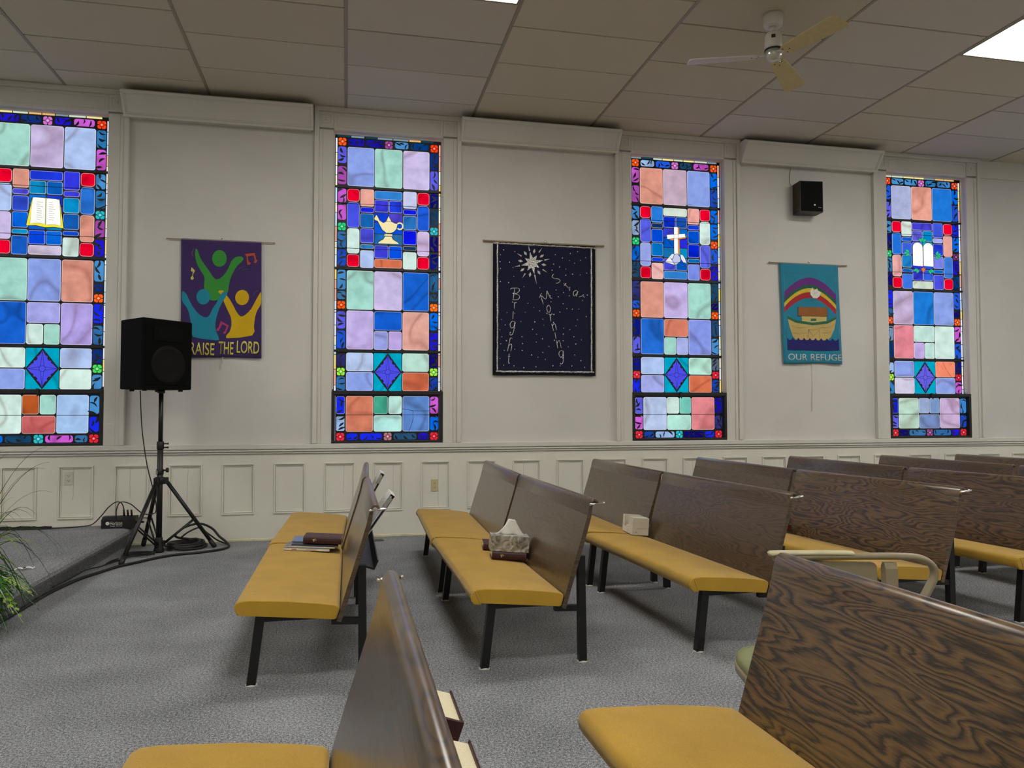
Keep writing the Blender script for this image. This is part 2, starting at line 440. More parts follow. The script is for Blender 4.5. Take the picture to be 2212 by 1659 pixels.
CW = 0.178
for i, cx in enumerate(WCX):
    m = MB(); y = WY
    for s in (-1, 1):
        a, b = sorted((cx+s*OPW, cx+s*(OPW+0.10))); m.box(a, b, y-0.026, y, OZ0, 3.875, bev=0.003, seg=1)
        a, b = sorted((cx+s*(OPW+0.10), cx+s*(OPW+0.135))); m.box(a, b, y-0.034, y, OZ0, 3.875, bev=0.006, seg=2)
        a, b = sorted((cx+s*(OPW+0.135), cx+s*(OPW+CW))); m.box(a, b, y-0.050, y, OZ0, 4.055, bev=0.004, seg=1)
        # corner block with a sunk square and a boss
        a, b = sorted((cx+s*(OPW+0.0), cx+s*(OPW+0.135))); m.box(a, b, y-0.034, y, 3.905, 4.045, bev=0.003, seg=1)
        c = (a+b)/2; frame(m, c-0.045, c+0.045, 3.93, 4.02, y-0.034, 0.008, 0.006); m.box(c-0.015, c+0.015, y-0.044, y-0.034, 3.96, 3.99, bev=0.006)
        a, b = sorted((cx+s*(OPW-0.01), cx+s*(OPW+0.135))); m.box(a, b, y-0.040, y, 3.890, 3.905, bev=0.004)
    m.box(cx-OPW, cx+OPW, y-0.028, y, 3.875, 4.045, bev=0.004, seg=1)
    frame(m, cx-OPW+0.03, cx+OPW-0.03, 3.905, 4.02, y-0.028, 0.006, 0.004)
    m.box(cx-OPW-CW, cx+OPW+CW, y-0.055, y, 4.045, CEIL+0.004, bev=0.005)
    # stop beads in the reveal, the sash sits under them
    m.box(cx-OPW, cx-OPW+0.012, y+0.03, y+0.055, 1.40, OZ1); m.box(cx+OPW-0.012, cx+OPW, y+0.03, y+0.055, 1.40, OZ1)
    m.box(cx-OPW+0.012, cx+OPW-0.012, y+0.03, y+0.055, OZ1-0.014, OZ1)
    struct(m.build('trim_%d' % (i+2), M_trim))
mb = MB()      # frieze boards between casings
sc = [XL-OPW-CW] + sorted(WCX) + [XR+OPW+CW]
for a, b in zip(sc, sc[1:]):
    mb.box(a+OPW+CW, b-OPW-CW, WY-0.016, WY, 3.885, CEIL+0.004, bev=0.003)
struct(mb.build('trim_6', M_trim))

# pelmets
VW = 0.81
def pelmet(xc, half, label):
    t = thing('pelmet', label, 'pelmet', (xc, WY, 0), 0, 'white wall pelmets between the windows')
    yb, zb, yt, zt = -0.075, 3.842, -0.215, 4.035
    m = MB(); d = Vector((0, yt-yb, zt-zb)); L = d.length; d.normalize(); nrm = Vector((0, -d.z, d.y))
    ang = math.atan2(d.y, d.z)
    M = T(0, yb, zb) @ R(-ang, 'X')
    m.box(-half, half, -0.012, 0.006, 0, L, M=M, bev=0.003, seg=1)
    m.build('front_board', M_trim, t)
    m = MB()
    def fr(x0, x1, z0, z1, w, dd):
        m.box(x0, x1, -0.012-dd, -0.012, z1-w, z1, M=M, bev=0.004); m.box(x0, x1, -0.012-dd, -0.012, z0, z0+w, M=M, bev=0.004)
        m.box(x0, x0+w, -0.012-dd, -0.012, z0+w, z1-w, M=M, bev=0.004); m.box(x1-w, x1, -0.012-dd, -0.012, z0+w, z1-w, M=M, bev=0.004)
    fr(-half, half, 0.0, L, 0.026, 0.010); fr(-half+0.026, half-0.026, 0.026, L-0.026, 0.014, 0.005)
    m.build('moulding', M_trim, t)
    m = MB(); m.box(-half+.02, half-.02, yb, -.001, zb+.002, zb+.012); m.build('bottom_board', M_trim, t)
    for s in (-1, 1):
        m = MB(); x0, x1 = sorted((s*(half-0.02), s*(half-0.002)))
        m.prism([(0, zb+0.02), (yb+0.008, zb+0.004), (yt+0.012, zt-0.002), (yt+0.035, zt+0.018), (0, zt+0.018)], x0, x1, 'x'); m.build('end_board', M_trim, t)
    return t
pelmet((WCX[0]+WCX[1])/2-0.022, 0.825, 'white pelmet above the purple banner')
pelmet((WCX[1]+WCX[2])/2, 0.812, 'white pelmet above the navy star banner')
pelmet((WCX[2]+WCX[3])/2, 0.822, 'white pelmet above the small dark wall speaker')

# ------------------------------------------------------------------ stained glass windows
Wh=(206,232,222); Mi=(160,212,198); La=(200,186,226); Pe=(138,160,228); Lb=(172,194,236); Bl=(24,96,204); Sk=(48,128,208)
De=(28,36,222); Vi=(78,78,222); Sa=(216,148,128); Or=(212,112,78); Re=(236,0,44); Te=(8,140,196); Pk=(226,132,142); Dk=(18,50,100)
rg = random.Random(11)
BORD = [(60,132,204),(24,40,226),(0,104,226),(92,92,222),(150,182,226),(32,24,200),(44,120,180),(200,90,206),(70,140,200),(30,84,210)]
class Glaz:
    def __init__(s, name):
        s.g = MB(); s.p = MB(); s.lead = MB(); s.y = 0.0
    def pane(s, x0, x1, z0, z1, rgb, r=0.018, edge=True):
        c = lin(rgb); seed = rg.random()
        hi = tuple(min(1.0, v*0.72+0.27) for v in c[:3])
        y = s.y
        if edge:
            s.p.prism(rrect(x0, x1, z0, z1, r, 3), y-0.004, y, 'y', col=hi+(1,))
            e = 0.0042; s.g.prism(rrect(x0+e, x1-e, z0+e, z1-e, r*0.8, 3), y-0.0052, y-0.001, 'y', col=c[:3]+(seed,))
        else:
            s.g.prism(rrect(x0, x1, z0, z1, r, 3), y-0.004, y, 'y', col=c[:3]+(seed,))
    def poly(s, pts, rgb, dy=0.0, th=0.0035):
        s.p.prism(pts, s.y-dy-th, s.y-dy, 'y', col=lin(rgb))
    def black(s, pts, dy=0.0, th=0.002):
        s.lead.prism(pts, s.y-dy-th, s.y-dy, 'y')
    def line(s, pts, wd=0.004, dy=0.0):
        s.lead.tube([(a, s.y-dy, b) for a, b in pts], wd/2, 6)
    def flower(s, cx, cz, rgb, r=0.036):
        s.p.prism(rrect(cx-r, cx+r, cz-r, cz+r, 0.016, 3), s.y-0.004, s.y, 'y', col=lin(rgb))
        k = tuple(min(255, int(v*0.5+125)) for v in rgb)
        n = 14
        for a in (0, 90, 180, 270):
            ca, sa = math.cos(math.radians(a)), math.sin(math.radians(a))
            s.black([(cx+ca*0.022-sa*0.0025, cz+sa*0.022+ca*0.0025), (cx+ca*r*1.02-sa*0.005, cz+sa*r*1.02+ca*0.005), (cx+ca*r*1.02+sa*0.005, cz+sa*r*1.02-ca*0.005), (cx+ca*0.022+sa*0.0025, cz+sa*0.022-ca*0.0025)], 0.004)
        ring = [(cx+0.018*math.cos(2*PI*i/n), s.y-0.0048, cz+0.018*math.sin(2*PI*i/n)) for i in range(n)]
        s.lead.tube(ring, 0.0022, 5, closed=True)
        s.p.prism([(cx+0.0085*math.cos(2*PI*i/10), cz+0.0085*math.sin(2*PI*i/10)) for i in range(10)], s.y-0.0055, s.y-0.003, 'y', col=lin(k))
    def crescent(s, cx, cz, L, th, ang, bend):
        P = []; n = 7
        for i in range(n+1):
            t = i/n*2-1; P.append((t*L, bend*(1-t*t)))
        Q = P + [(t_, b-th*(1-(t_/L)**2)) for t_, b in P[::-1][1:-1]]
        ca, sa = math.cos(ang), math.sin(ang)
        s.black([(cx+x*ca-z*sa, cz+x*sa+z*ca) for x, z in Q], 0.0042, 0.0012)
    def border(s, x0, x1, z0, z1, rgb=None):
        rgb = rgb or rg.choice(BORD)
        d = rg.choice((0.55, 0.8, 1, 1, 1)); rgb = tuple(int(v*d) for v in rgb)
        s.pane(x0, x1, z0, z1, rgb, 0.02, False)
        vert = (z1-z0) > (x1-x0); L = max(z1-z0, x1-x0); W_ = min(z1-z0, x1-x0)
        for k in range(3 if L > 0.12 else 2):
            t = (k+0.5)/(3 if L > 0.12 else 2)-0.5+rg.uniform(-0.08, 0.08); off = rg.choice((-1, 1))*W_*rg.uniform(0.05, 0.25)
            cx, cz = (x0+x1)/2, (z0+z1)/2
            if vert: cx += off; cz += t*L
            else: cx += t*L; cz += off
            s.crescent(cx, cz, W_*rg.uniform(0.38, 0.55), W_*rg.uniform(0.18, 0.32), rg.uniform(0, PI*2), W_*rg.uniform(0.15, 0.35))

SX = [(-.483, -.405), (-.394, -.278), (-.269, -.141), (-.134, -.002), (.006, .132), (.142, .272), (.281, .397), (.406, .483)]
BIG = [(-.394, -.140), (-.133, .132), (.141, .397)]
def stained(idx, cx, D):
    g = Glaz('w'); yg = WY+0.062; g.y = yg
    n = 'window_%d' % idx
    root = bpy.data.objects.new(n, None); C.objects.link(root); root.location = (cx, 0, 0); root['kind'] = 'structure'
    root['label'] = D['label']
    # backing came sheet (upper fixed light)
    g.lead.box(-.524, .524, yg, yg+0.012, 1.36, 3.874)
    # outer slivers of clear and amber glass
    for sx in (-1, 1):
        z = 3.83
        while z > 1.42:
            h = rg.uniform(0.08, 0.15); a, b = sorted((sx*.4915, sx*.5065))
            g.poly([(a, z-h), (b, z-h), (b, z), (a, z)], rg.choice(((228,232,236),(228,232,236),(222,226,240),(238,214,120),(226,168,150),(190,216,236),(236,232,205))))
            z -= h+0.006
    x = -.49
    while x < .44:
        h = rg.uniform(.09, .15); c = rg.choice(((236,226,150),(20,60,70),(200,214,190),(200,214,190),(225,180,110),(120,140,150)))
        g.poly([(x, 3.846), (min(x+h, .49), 3.846), (min(x+h, .49), 3.861), (x, 3.861)], c); x += h+.008
    # painted border columns
    def col(xa, xb, cells):
        for (z1, z0, fl) in cells:
            if fl: g.flower((xa+xb)/2, (z0+z1)/2, fl)
            else: g.border(xa, xb, z0, z1)
    F = D['fl']
    Lc = [(3.836,3.763,F[0]),(3.749,3.59,0),(3.558,3.383,0),(3.34,3.207,0),(3.188,3.036,0),(3.009,2.933,F[3]),(2.922,2.765,0),(2.749,2.592,0),(2.552,2.362,0),(2.345,2.268,0),(2.252,2.173,F[5]),(2.149,1.984,0),(1.966,1.795,0),(1.736,1.624,0),(1.61,1.532,F[7]),(1.524,1.389,0)]
    Rc = [(3.830,3.755,F[2]),(3.741,3.578,0),(3.564,3.377,0),(3.338,3.199,0),(3.188,3.027,0),(3.004,2.927,F[4]),(2.915,2.76,0),(2.738,2.588,0),(2.55,2.361,0),(2.337,2.27,0),(2.248,2.17,F[6]),(2.155,1.985,0),(1.961,1.792,0),(1.749,1.623,0),(1.613,1.534,F[8]),(1.52,1.393,0)]
    col(*SX[0], Lc); col(*SX[7], Rc)
    for a, b in ((-.385,-.235),(-.215,-.055),(.06,.19),(.215,.385)): g.border(a, b, 3.768, 3.832)
    g.flower(.0, 3.796, F[1])
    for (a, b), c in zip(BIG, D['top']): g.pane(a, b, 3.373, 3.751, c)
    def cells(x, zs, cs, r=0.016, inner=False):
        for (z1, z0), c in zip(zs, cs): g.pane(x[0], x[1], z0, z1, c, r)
    Zo = [(3.341,3.221),(3.21,2.966),(2.958,2.715),(2.704,2.585)]
    Zi = [(3.346,3.180),(3.168,3.119),(3.106,2.971),(2.961,2.822),(2.806,2.765),(2.748,2.58)]
    cells(SX[1], Zo, D['c0'], 0.026); cells(SX[6], Zo, D['c5'], 0.026)
    cells(SX[2], Zi, D['c1']); cells(SX[5], Zi, D['c4'])
    cells((-.134,.132), [(3.338,3.255)], [D['w1']]); cells((-.134,.132), [(2.668,2.585)], [D['w2']])
    for x, c, c2 in ((SX[3], D['p1'][0], D['p2'][0]), (SX[4], D['p1'][1], D['p2'][1])):
        cells(x, [(3.246,3.13),(2.80,2.678)], [c, c2], 0.012)
    for i, (z1, z0) in enumerate(((3.119,3.03),(3.022,2.92),(2.912,2.812))):
        for j, x in enumerate((SX[3], SX[4])): g.pane(x[0], x[1], z0, z1, D['bg'][(i*2+j) % len(D['bg'])], 0.008, False)
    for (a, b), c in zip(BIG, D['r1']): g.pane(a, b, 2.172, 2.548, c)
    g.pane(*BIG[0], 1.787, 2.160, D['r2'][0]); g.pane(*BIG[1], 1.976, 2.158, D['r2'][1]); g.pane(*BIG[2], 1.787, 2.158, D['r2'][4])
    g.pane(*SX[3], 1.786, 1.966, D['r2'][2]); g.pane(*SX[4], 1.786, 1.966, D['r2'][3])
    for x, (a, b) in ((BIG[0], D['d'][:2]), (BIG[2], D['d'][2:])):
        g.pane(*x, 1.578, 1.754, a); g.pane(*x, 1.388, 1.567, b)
    # diamond with four lobed flower
    g.pane(-.133, .132, 1.388, 1.753, (0, 164, 194), 0.006, False)
    cz, hz, hx = 1.5705, 0.184, 0.136
    g.black([(0, cz+hz), (hx, cz), (0, cz-hz), (-hx, cz)], 0.004, 0.001)
    q = [(0, .168), (.012, .142), (.028, .118), (.044, .112), (.04, .092), (.052, .074), (.074, .072), (.072, .052), (.092, .04), (.108, .022), (.128, 0)]
    pl = [(x, z) for x, z in q] + [(x, -z) for x, z in q[::-1][1:]] + [(-x, -z) for x, z in q[1:]] + [(-x, z) for x, z in q[::-1][1:-1]]
    g.poly([(x*0.95, cz+z*0.97) for x, z in pl], D.get('dia', (74, 76, 224)), 0.0052, 0.0015)
    for a in range(4):
        an = a*PI/2; L_ = 0.155 if a % 2 else 0.115
        for sgn in (-1, 1):
            p0 = (0.026*math.cos(an+sgn*0.6), 0.026*math.sin(an+sgn*0.6)); p1 = (L_*math.cos(an), L_*math.sin(an))
            g.line([(p0[0], cz+p0[1]), (p1[0], cz+p1[1])], 0.003, 0.0072)
    g.lead.tube([(0.026*math.cos(2*PI*i/18), yg-0.0075, cz+0.026*math.sin(2*PI*i/18)) for i in range(18)], 0.0018, 5, closed=True)
    # ---- lower sash
    g.y = ys = WY+0.006
    g.lead.box(-.49, .49, ys, ys+0.010, 0.905, 1.35)
    cells(SX[0], [(1.332,1.166),(1.143,1.006)], [(24,90,220),(34,110,190)][:0] or [rg.choice(BORD), rg.choice(BORD)])
    for (z1, z0) in ((1.332,1.168),(1.143,1.008)):
        g.border(*SX[0], z0, z1); g.border(*SX[7], z0, z1)
    for a, b in ((-.387,-.282),(-.262,-.055),(.055,.275),(.292,.392)): g.border(a, b, 0.918, 0.980)
    g.flower(-.444, .950, (222,40,56)); g.flower(.444, .950, (214,36,50)); g.flower(0.0, .950, F[9])
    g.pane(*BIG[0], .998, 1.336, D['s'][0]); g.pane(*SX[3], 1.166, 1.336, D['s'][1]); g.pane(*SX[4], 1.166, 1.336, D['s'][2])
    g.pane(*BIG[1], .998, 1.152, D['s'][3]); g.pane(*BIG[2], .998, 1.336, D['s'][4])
    if D.get('crack'):
        x0 = .141
        g.line([(x0, 1.215), (x0+.10, 1.197), (x0+.17, 1.194), (x0+.255, 1.195)], 0.004, .0056)
        g.line([(x0+.098, 1.197), (x0+.10, 1.12), (x0+.085, 1.06), (x0+.06, 1.0)], 0.004, .0056)
    sgl = g
    g.y = yg
    D['emblem'](g)
    em = g.em if hasattr(g, 'em') else None
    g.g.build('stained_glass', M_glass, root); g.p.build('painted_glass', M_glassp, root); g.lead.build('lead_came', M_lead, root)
    if em: em.build('emblem', M_glassp, root)
    # bars and sash
    m = MB()
    for z in (3.356, 2.566, 2.166, 1.770): m.box(-.524, .524, yg-(0.016 if z != 2.166 else .006), yg, z-(0.011 if z != 2.166 else .004), z+(0.011 if z != 2.166 else .004), bev=0.002, seg=1)
    for z in (3.198, 2.763): m.tube([(-.52, yg-0.008, z), (.52, yg-0.008, z)], 0.0026, 6)
    m.build('saddle_bars', M_lead, root)
    m = MB(); y0, y1 = WY-0.032, WY+0.055; t = .526
    m.box(-t, t, y0, y1, 1.350, 1.386, bev=0.004); m.box(-t, t, y0, y1, 0.889, 0.912, bev=0.004)
    m.box(-t, -t+.030, y0, y1, .912, 1.350, bev=0.004); m.box(t-.030, t, y0, y1, .912, 1.350, bev=0.004)
    m.box(-.497, .497, WY-0.012, WY+.006, 1.338, 1.350); m.box(-.497, .497, WY-0.012, WY+0.006, .905, .914)
    m.tube([(-.5, ys-.010, 1.157), (.5, ys-.010, 1.157)], 0.0025, 6)
    sash = m.build('lower_sash', M_sash, root)
    m = MB(); m.box(-.012, .012, y0-.014, y0, 1.345, 1.392, bev=.004); m.tube([(0, y0-.012, 1.35), (0.004, y0-.02, 1.325)], .006, 8)
    m.build('latch', M_sash, sash)
    return root

class Emb:
    """emblem painter: filled shapes with a black came line round them"""
    def __init__(s, g): s.g = g; g.em = MB(); s.k = 0
    def shape(s, pts, rgb, o=0.006):
        c = Vector((sum(p[0] for p in pts)/len(pts), sum(p[1] for p in pts)/len(pts)))
        dy = 0.0045+s.k*0.0004; s.k += 1
        s.g.em.prism(pts, s.g.y-dy-0.002, s.g.y-dy, 'y', col=lin(rgb))
        P = [(a, s.g.y-dy-.0015, b) for a, b in pts]; s.g.lead.tube(P, o/2, 5, closed=True)
def emblem_book(g):
    e = Emb(g)
    X = lambda a: (a-318)/300*0.262*1.13; Z = lambda b: 2.968-(b-957)/250*0.27
    f = lambda *p: [(X(a), Z(b)) for a, b in p]
    e.shape(f((208,838),(318,838),(432,846),(470,1085),(390,1080),(318,1086),(240,1072),(160,1075)), (238,226,60))
    e.shape(f((210,842),(240,836),(290,836),(317,845),(317,1058),(270,1050),(230,1052),(192,1060)), (246,246,240), 0.003)
    e.shape(f((322,845),(350,838),(400,842),(432,856),(446,1066),(400,1058),(350,1060),(322,1062)), (250,250,246), 0.003)
    for x0, x1 in ((245, 300), (345, 400)):
        for k in range(9):
            z = 875+k*18; g.line([(X(x0), Z(z)), (X(x1-rg.uniform(0, 25)), Z(z+3))], 0.0022, 0.0085)
def emblem_lamp(g):
    e = Emb(g); c = (238, 224, 170)
    X = lambda a: (a-745)/4.1475/222; Z = lambda b: 2.985-(b-1190)/4.1475/218*0.985
    f = lambda *p: [(X(a)*1.02, Z(b)) for a, b in p]
    e.shape(f((620,1115),(632,1092),(640,1082),(650,1095),(662,1118),(668,1132),(700,1152),(722,1140),(745,1086),(752,1100),(772,1138),(800,1152),(826,1156),(815,1205),(790,1232),(765,1244),(725,1244),(690,1215),(668,1175),(650,1140),(626,1132)), c)
    P = [Vector((X(845)+0.030*math.cos(a), g.y-.008, Z(1177)+0.030*math.sin(a)*1.05)) for a in [PI*0.75-i*PI*1.5/14 for i in range(15)]]
    g.lead.tube([p+Vector((0, .0055, 0)) for p in P], 0.0105, 8); m0 = MB(); 
    fs0 = len(g.em.bm.faces); g.em.tube(P, 0.0075, 8)
    g.em.bm.faces.ensure_lookup_table()
    for q in list(g.em.bm.faces)[fs0:]:
        for l in q.loops: l[g.em.cl] = lin(c)
    e.shape(f((712,1250),(778,1250),(780,1272),(710,1272)), c, .004)
    e.shape(f((715,1274),(772,1274),(786,1300),(832,1326),(834,1342),(656,1342),(660,1326),(700,1300)), c)
    for k in range(5): g.line([(X(718+k*14), Z(1252)), (X(722+k*14), Z(1270))], .0025, .009)
    g.line([(X(722), Z(1140)), (X(772), Z(1140))], .003, .009)
def emblem_cross(g):
    e = Emb(g)
    X = lambda a: (a-638)/4.609/190; Z = lambda b: 2.968-(b-1080)/4.609/215
    f = lambda *p: [(X(a), Z(b)) for a, b in p]
    og = (226, 140, 60)
    e.shape(f((640,915),(676,918),(680,1200),(650,1200)), og, .003)
    e.shape(f((565,1040),(735,1000),(748,990),(738,1026),(600,1056)), og, .003)
    e.shape(f((622,912),(662,912),(662,1200),(622,1195)), (250,250,250), .004)
    e.shape(f((552,998),(730,976),(734,1015),(556,1044)), (250,250,250), .004)
    e.shape(f((575,1225),(600,1195),(625,1200),(610,1245),(590,1250)), (222,226,236), .004)
    e.shape(f((530,1285),(575,1225),(600,1262),(628,1312),(580,1300)), (228,232,238), .004)
    e.shape(f((600,1262),(622,1205),(650,1190),(680,1225),(686,1268),(640,1312),(628,1308)), (190,194,226), .004)
    e.shape(f((682,1200),(708,1205),(732,1245),(746,1290),(712,1282),(690,1250)), (224,228,238), .004)
    for a, b in (((540, 860), (615, 910)), ((690, 905), (745, 880)), ((560, 1050), (610, 1115)), ((690, 1040), (745, 1030))): g.line([(X(a[0]), Z(a[1])), (X(b[0]), Z(b[1]))], .006, .0045)
def emblem_tablets(g):
    e = Emb(g); gr = (40, 196, 130)
    X = lambda a: (a-640)/4.739/164; Z = lambda b: 2.972-(b-1045)/4.739/205
    f = lambda *p: [(X(a), Z(b)) for a, b in p]
    for cx, cz, rot, n in ((638,900,90,3),(500,1030,180,3),(778,1045,0,4),(585,1205,235,2),(705,1208,-55,2)):
        for k in range(n):
            a = math.radians(rot+(k-(n-1)/2)*48); L = 52
            p = [(cx+L*t*math.cos(a)-w_*math.sin(a), cz-(L*t*math.sin(a)+w_*math.cos(a))) for t, w_ in ((0, 0), (.3, 15), (.62, 14), (1, 0), (.62, -14), (.3, -15))]
            e.shape([(X(q[0]), Z(q[1])) for q in p], gr, .003)
    for cx in (585, 693):
        P = [(cx-52, 1170)] + [(cx-52*math.cos(t*PI/10), 965-56*math.sin(t*PI/10)) for t in range(11)] + [(cx+52, 1175)]
        e.shape([(X(a), Z(b)) for a, b in P], (250, 250, 250), .005)
    e.shape(f((632,1240),(622,1215),(612,1195),(628,1200),(638,1182),(648,1200),(664,1190),(652,1218),(644,1245)), (236,120,50), .003)

OrF=(240,84,20); PuF=(200,110,196); GrF=(40,200,120); TeF=(40,180,190); LiF=(150,226,70)
blues = [(30,60,220),(10,110,200),(70,70,210),(20,90,200),(10,140,195),(40,50,210)]
stained(1, WCX[0], dict(label='stained glass window with an open book, cut off by the left edge', fl=[OrF,PuF,(240,60,24),GrF,TeF,OrF,(248,96,26),LiF,(70,214,90),TeF],
  top=[Mi,La,Lb], c0=[Re,Lb,La,Re], c1=[Sa,Vi,(50,80,215),(10,100,220),Te,(22,90,190)], w1=(30,56,214), p1=[(14,140,196),(10,110,215)], p2=[(8,70,222),(8,100,214)], bg=[(10,110,215)]+blues, w2=(206,194,222),
  c4=[(52,56,222),(60,60,215),(8,146,204),(20,90,176),(16,76,204),Wh], c5=[Re,(40,112,206),Sa,Re], r1=[Mi,Pe,Sa], r2=[Bl,(164,164,228),Wh,Mi,(176,160,226)], d=[Wh,Pe,Lb,Wh], s=[Wh,(176,84,36),Mi,(200,100,100),(160,192,232)], emblem=emblem_book))
stained(2, WCX[1], dict(label='stained glass window with an oil lamp, between purple and navy banners', fl=[OrF,(150,70,140),(238,58,24),GrF,TeF,OrF,(246,110,20),LiF,LiF,(170,110,120)],
  top=[Pe,Mi,La], c0=[Re,(70,80,222),Wh,Re], c1=[(232,166,150),De,(22,96,170),(72,78,216),(40,120,180),Lb], w1=Sk, p1=[(60,60,216),(36,62,220)], p2=[(60,64,214),(8,78,220)], bg=[(16,60,210),(80,70,205),(14,90,215),(10,80,220),(30,110,180),(40,110,170)], w2=Or,
  c4=[(196,200,232),(12,24,222),(40,112,186),(10,22,224),(22,52,84),Wh], c5=[Re,(30,90,214),(206,184,222),Re], r1=[Mi,La,Bl], r2=[(190,172,224),(20,92,204),(150,160,224),(186,164,222),(222,164,150)], d=[(176,196,230),Pe,(184,222,206),Or], s=[(208,124,96),(64,164,136),(186,232,222),(174,226,218),(92,134,200)], crack=True, emblem=emblem_lamp))
stained(3, WCX[2], dict(label='stained glass window with a white cross on rocks', fl=[OrF,PuF,(226,80,30),GrF,(240,80,30),OrF,OrF,(224,44,60),(222,30,60),TeF],
  top=[Sa,(192,166,184),Pe], c0=[Re,(86,94,224),(150,164,228),Re], c1=[(40,120,212),Dk,(0,72,208),(0,112,192),(10,60,215),(232,180,176)], w1=(206,222,206), p1=[(6,44,196),(24,76,166)], p2=[(70,74,212),(6,80,172)], bg=[(60,70,215),(0,110,205),(0,90,200),(40,44,210),(20,110,170),(10,140,190)], w2=Sk,
  c4=[(232,164,154),(16,56,210),(0,80,204),(4,36,214),(0,112,190),(120,140,228)], c5=[Re,Wh,(92,100,224),Re], r1=[Sa,(196,178,228),Mi], r2=[(36,106,206),(218,126,102),Mi,(166,176,228),(134,150,228)], d=[Lb,(160,168,228),(184,236,216),Or], s=[(180,196,228),Wh,(112,194,178),(178,228,212),(224,134,138)], emblem=emblem_cross))
stained(4, WCX[3], dict(label='stained glass window with twin white tablets, rightmost in view', fl=[(246,70,24),PuF,(220,76,40),GrF,(110,50,100),(240,84,30),(244,100,40),(160,226,60),(206,34,60),(140,70,130)],
  top=[(172,180,218),(234,164,144),(30,118,212)], c0=[Re,(34,112,214),(232,170,166),Re], c1=[(210,224,214),(20,90,206),(60,100,220),(30,130,200),(10,110,200),(60,116,222)], w1=(70,66,212), p1=[(96,96,222),(0,130,196)], p2=[(52,56,204),(52,92,214)], bg=[(90,100,224),(0,170,200),(50,60,215),(60,60,215),(40,50,205),(40,80,210)], w2=(204,218,202),
  c4=[(64,88,222),(160,164,232),(40,60,214),(120,126,226),(10,110,206),(72,78,216)], c5=[Re,(230,164,152),(62,122,214),Re], r1=[(198,180,216),(30,122,212),Pe], r2=[(226,134,146),(192,226,216),(192,170,224),(190,224,214),Wh], d=[Pe,(206,200,222),(236,134,104),(140,160,226)], s=[(186,216,196),(150,168,204),(118,148,194),(118,144,196),(198,172,208)], dia=(100,92,220), emblem=emblem_tablets))

# ------------------------------------------------------------------ stage platform
mb = MB()
prof = [(XL, 0.0), (-1.905, 0.0), (-1.890, 0.085), (-1.862, 0.100), (-1.835, 0.118), (-1.822, 0.142), (-1.828, 0.164), (-1.850, 0.178), (-1.885, 0.182), (XL, 0.182)]
mb.prism(prof, 2.2, WY-0.022, 'y'); plat = mb.build('floor_platform', M_stage); struct(plat, 'low carpeted stage platform along the left')

